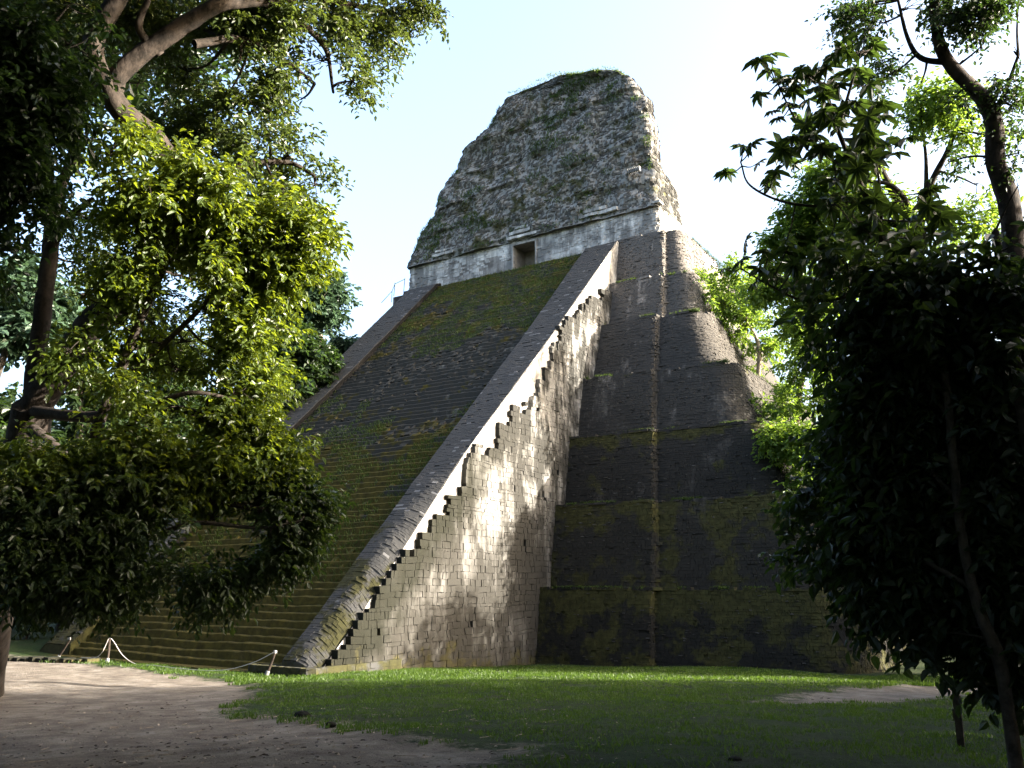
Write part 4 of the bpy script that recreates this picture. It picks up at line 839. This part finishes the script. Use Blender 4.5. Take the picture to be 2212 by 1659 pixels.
# ------------------------------------------------------------------ small things
mw, tw, ow = nmat('weathered_post_wood'); b = NB(tw); finish(b, ow, b.ramp(b.noise(8, 5, scl=(1, 1, .2)), [(.3, (.02, .015, .012)), (.7, (.05, .038, .03))]), .9, b.noise(20, 4, scl=(1, 1, .15)), .5, .02)
mr, tr_, orr = nmat('pale_rope'); b = NB(tr_); finish(b, orr, b.ramp(b.noise(60, 3), [(.3, (.45, .38, .36)), (.7, (.65, .58, .56))]), .9)
mc, tc, oc = nmat('pale_concrete'); b = NB(tc); finish(b, oc, b.ramp(b.noise(12, 4), [(.3, (.12, .12, .12)), (.7, (.26, .26, .25))]), .9)
def post(lb, p0, p1, sign=False, cap=True):
    p0 = np.array(p0, float); p1 = np.array(p1, float)
    o = thing('rope_post', lb, 'post', p0, 'leaning rope posts before the steps')
    m = MB(); tube(m, spline([p0, (p0+p1)/2+.01, p1], 4), .065, .055, 9, .1); m.build('pole', mw, o)
    m = MB(); tube(m, np.array([p0-(p1-p0)*.05, p0+(p1-p0)*.08, p0+(p1-p0)*.13]), .10, .075, 9, .15); m.build('footing', mc, o)
    if sign:
        m = MB(); c = p1; m.box((c[0]-.13, c[1]-.09, c[2]-.04), (c[0]+.13, c[1]-.06, c[2]+.11)); m.build('sign_plate', mc, o)
    elif cap:
        m = MB(); m.box(p1-np.array([.05, .06, .02]), p1+np.array([.06, .06, .10])); m.build('bracket', mc, o)
def gp(x, y, dz=0.): q = ground_hit(x, y); q[2] = gz(q[0], q[1])+dz; return q
def near(x, y, yy):   # point of the picture ray in the vertical plane y = yy
    v = fw+rt*(x-CX)/F_-up*(y-CY)/F_; return np.array([0, 0, EYE])+v*(yy/v[1])
a0 = near(125, 1421, 27.6); a1 = near(152, 1380, 27.6); c0 = near(232, 1428, 27.6); c1 = near(237, 1381, 27.6); e0 = near(577, 1455, 27.4); e1 = near(594, 1410, 27.4)
post('leaning wooden post with a small white plate, at the far left of the steps', a0, a1, True)
post('wooden post with the rope looped over its top, left of the steps middle', c0, c1, False, False)
post('leaning post with white footing holding the rope end near the right balustrade', e0, e1)
m = MB(); R_ = [near(x, y, 27.45) for x, y in ((175, 1420), (205, 1421), (220, 1410), (230, 1390), (237, 1378), (247, 1388), (262, 1412), (280, 1428), (300, 1436), (330, 1437), (360, 1441), (400, 1445), (450, 1449), (500, 1445), (550, 1430), (590, 1410))]
tube(m, spline(R_, 5), .016, .016, 6); tag(m.build('barrier_rope', mr), 'pale slack rope draped between the leaning posts before the steps', 'rope')
q0 = gp(2076, 1606); o = thing('marker_post', 'short dark square post standing in the grass at right', 'post', q0)
q1 = near(2064, 1489, q0[1]); m = MB(); rr = np.array([[-.055, -.05], [.055, -.05], [.055, .05], [-.055, .05]]); V = [(*(q0[:2]+r_), q0[2]-.1) for r_ in rr]+[(*(q1[:2]+r_), q1[2]) for r_ in rr]
m.add(V, [(0, 3, 2, 1), (4, 5, 6, 7), (0, 1, 5, 4), (1, 2, 6, 5), (2, 3, 7, 6), (3, 0, 4, 7)]); m.build('pole', M['barkD'], o)
m = MB(); pc = q0*.45+q1*.55; m.box(pc-np.array([.075, .07, .09]), pc+np.array([.0, -.045, .09])); m.build('plate', M['barkD'], o)
def rock(lb, x, y, s, d=None, name='stone', cat='stone', sc=(1, .7, .5)):
    p = gp(x, y); th = np.linspace(0, 2*np.pi, 12, endpoint=False); ph = np.linspace(-.3*np.pi, .5*np.pi, 6); V = []
    for f_ in ph: V.append(np.stack([np.cos(th)*math.cos(f_)*sc[0], np.sin(th)*math.cos(f_)*sc[1], 0*th+math.sin(f_)*sc[2]], -1))
    V = np.array(V)*s; V = V*(1+.5*(fbm(V*2.5/s+x)-.5))[..., None]+p; m = MB(); i = np.arange(72).reshape(6, 12); j = np.roll(i, -1, 1); m.add(V, np.stack([i[:-1], j[:-1], j[1:], i[1:]], -1).reshape(-1, 4))
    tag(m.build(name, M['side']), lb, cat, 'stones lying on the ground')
rock('small round pale stone on the bare earth left of the lawn edge', 655, 1547, .22)
rock('flat grey stone at the end of the low kerb beside the lit grass', 205, 1428, .45, sc=(1, .6, .45))
rock('little dark stone on the earth in the middle foreground', 715, 1562, .12)
rock('lone small stone in the shaded grass at the bottom, right of centre', 1795*.885, 1645, .10)
# low kerb of worn blocks left of the steps
ms = MB(); a = gp(-60, 1424); b_ = gp(205, 1432)
n = 16
for i in range(n):
    t0, t1 = i/n, (i+.96)/n; p = a+(b_-a)*t0; q_ = a+(b_-a)*t1; ms.box((min(p[0], q_[0]), min(p[1], q_[1])-.25, p[2]-.3), (max(p[0], q_[0]), max(p[1], q_[1])+.25, p[2]+.14+rng.uniform(-.05, .06)))
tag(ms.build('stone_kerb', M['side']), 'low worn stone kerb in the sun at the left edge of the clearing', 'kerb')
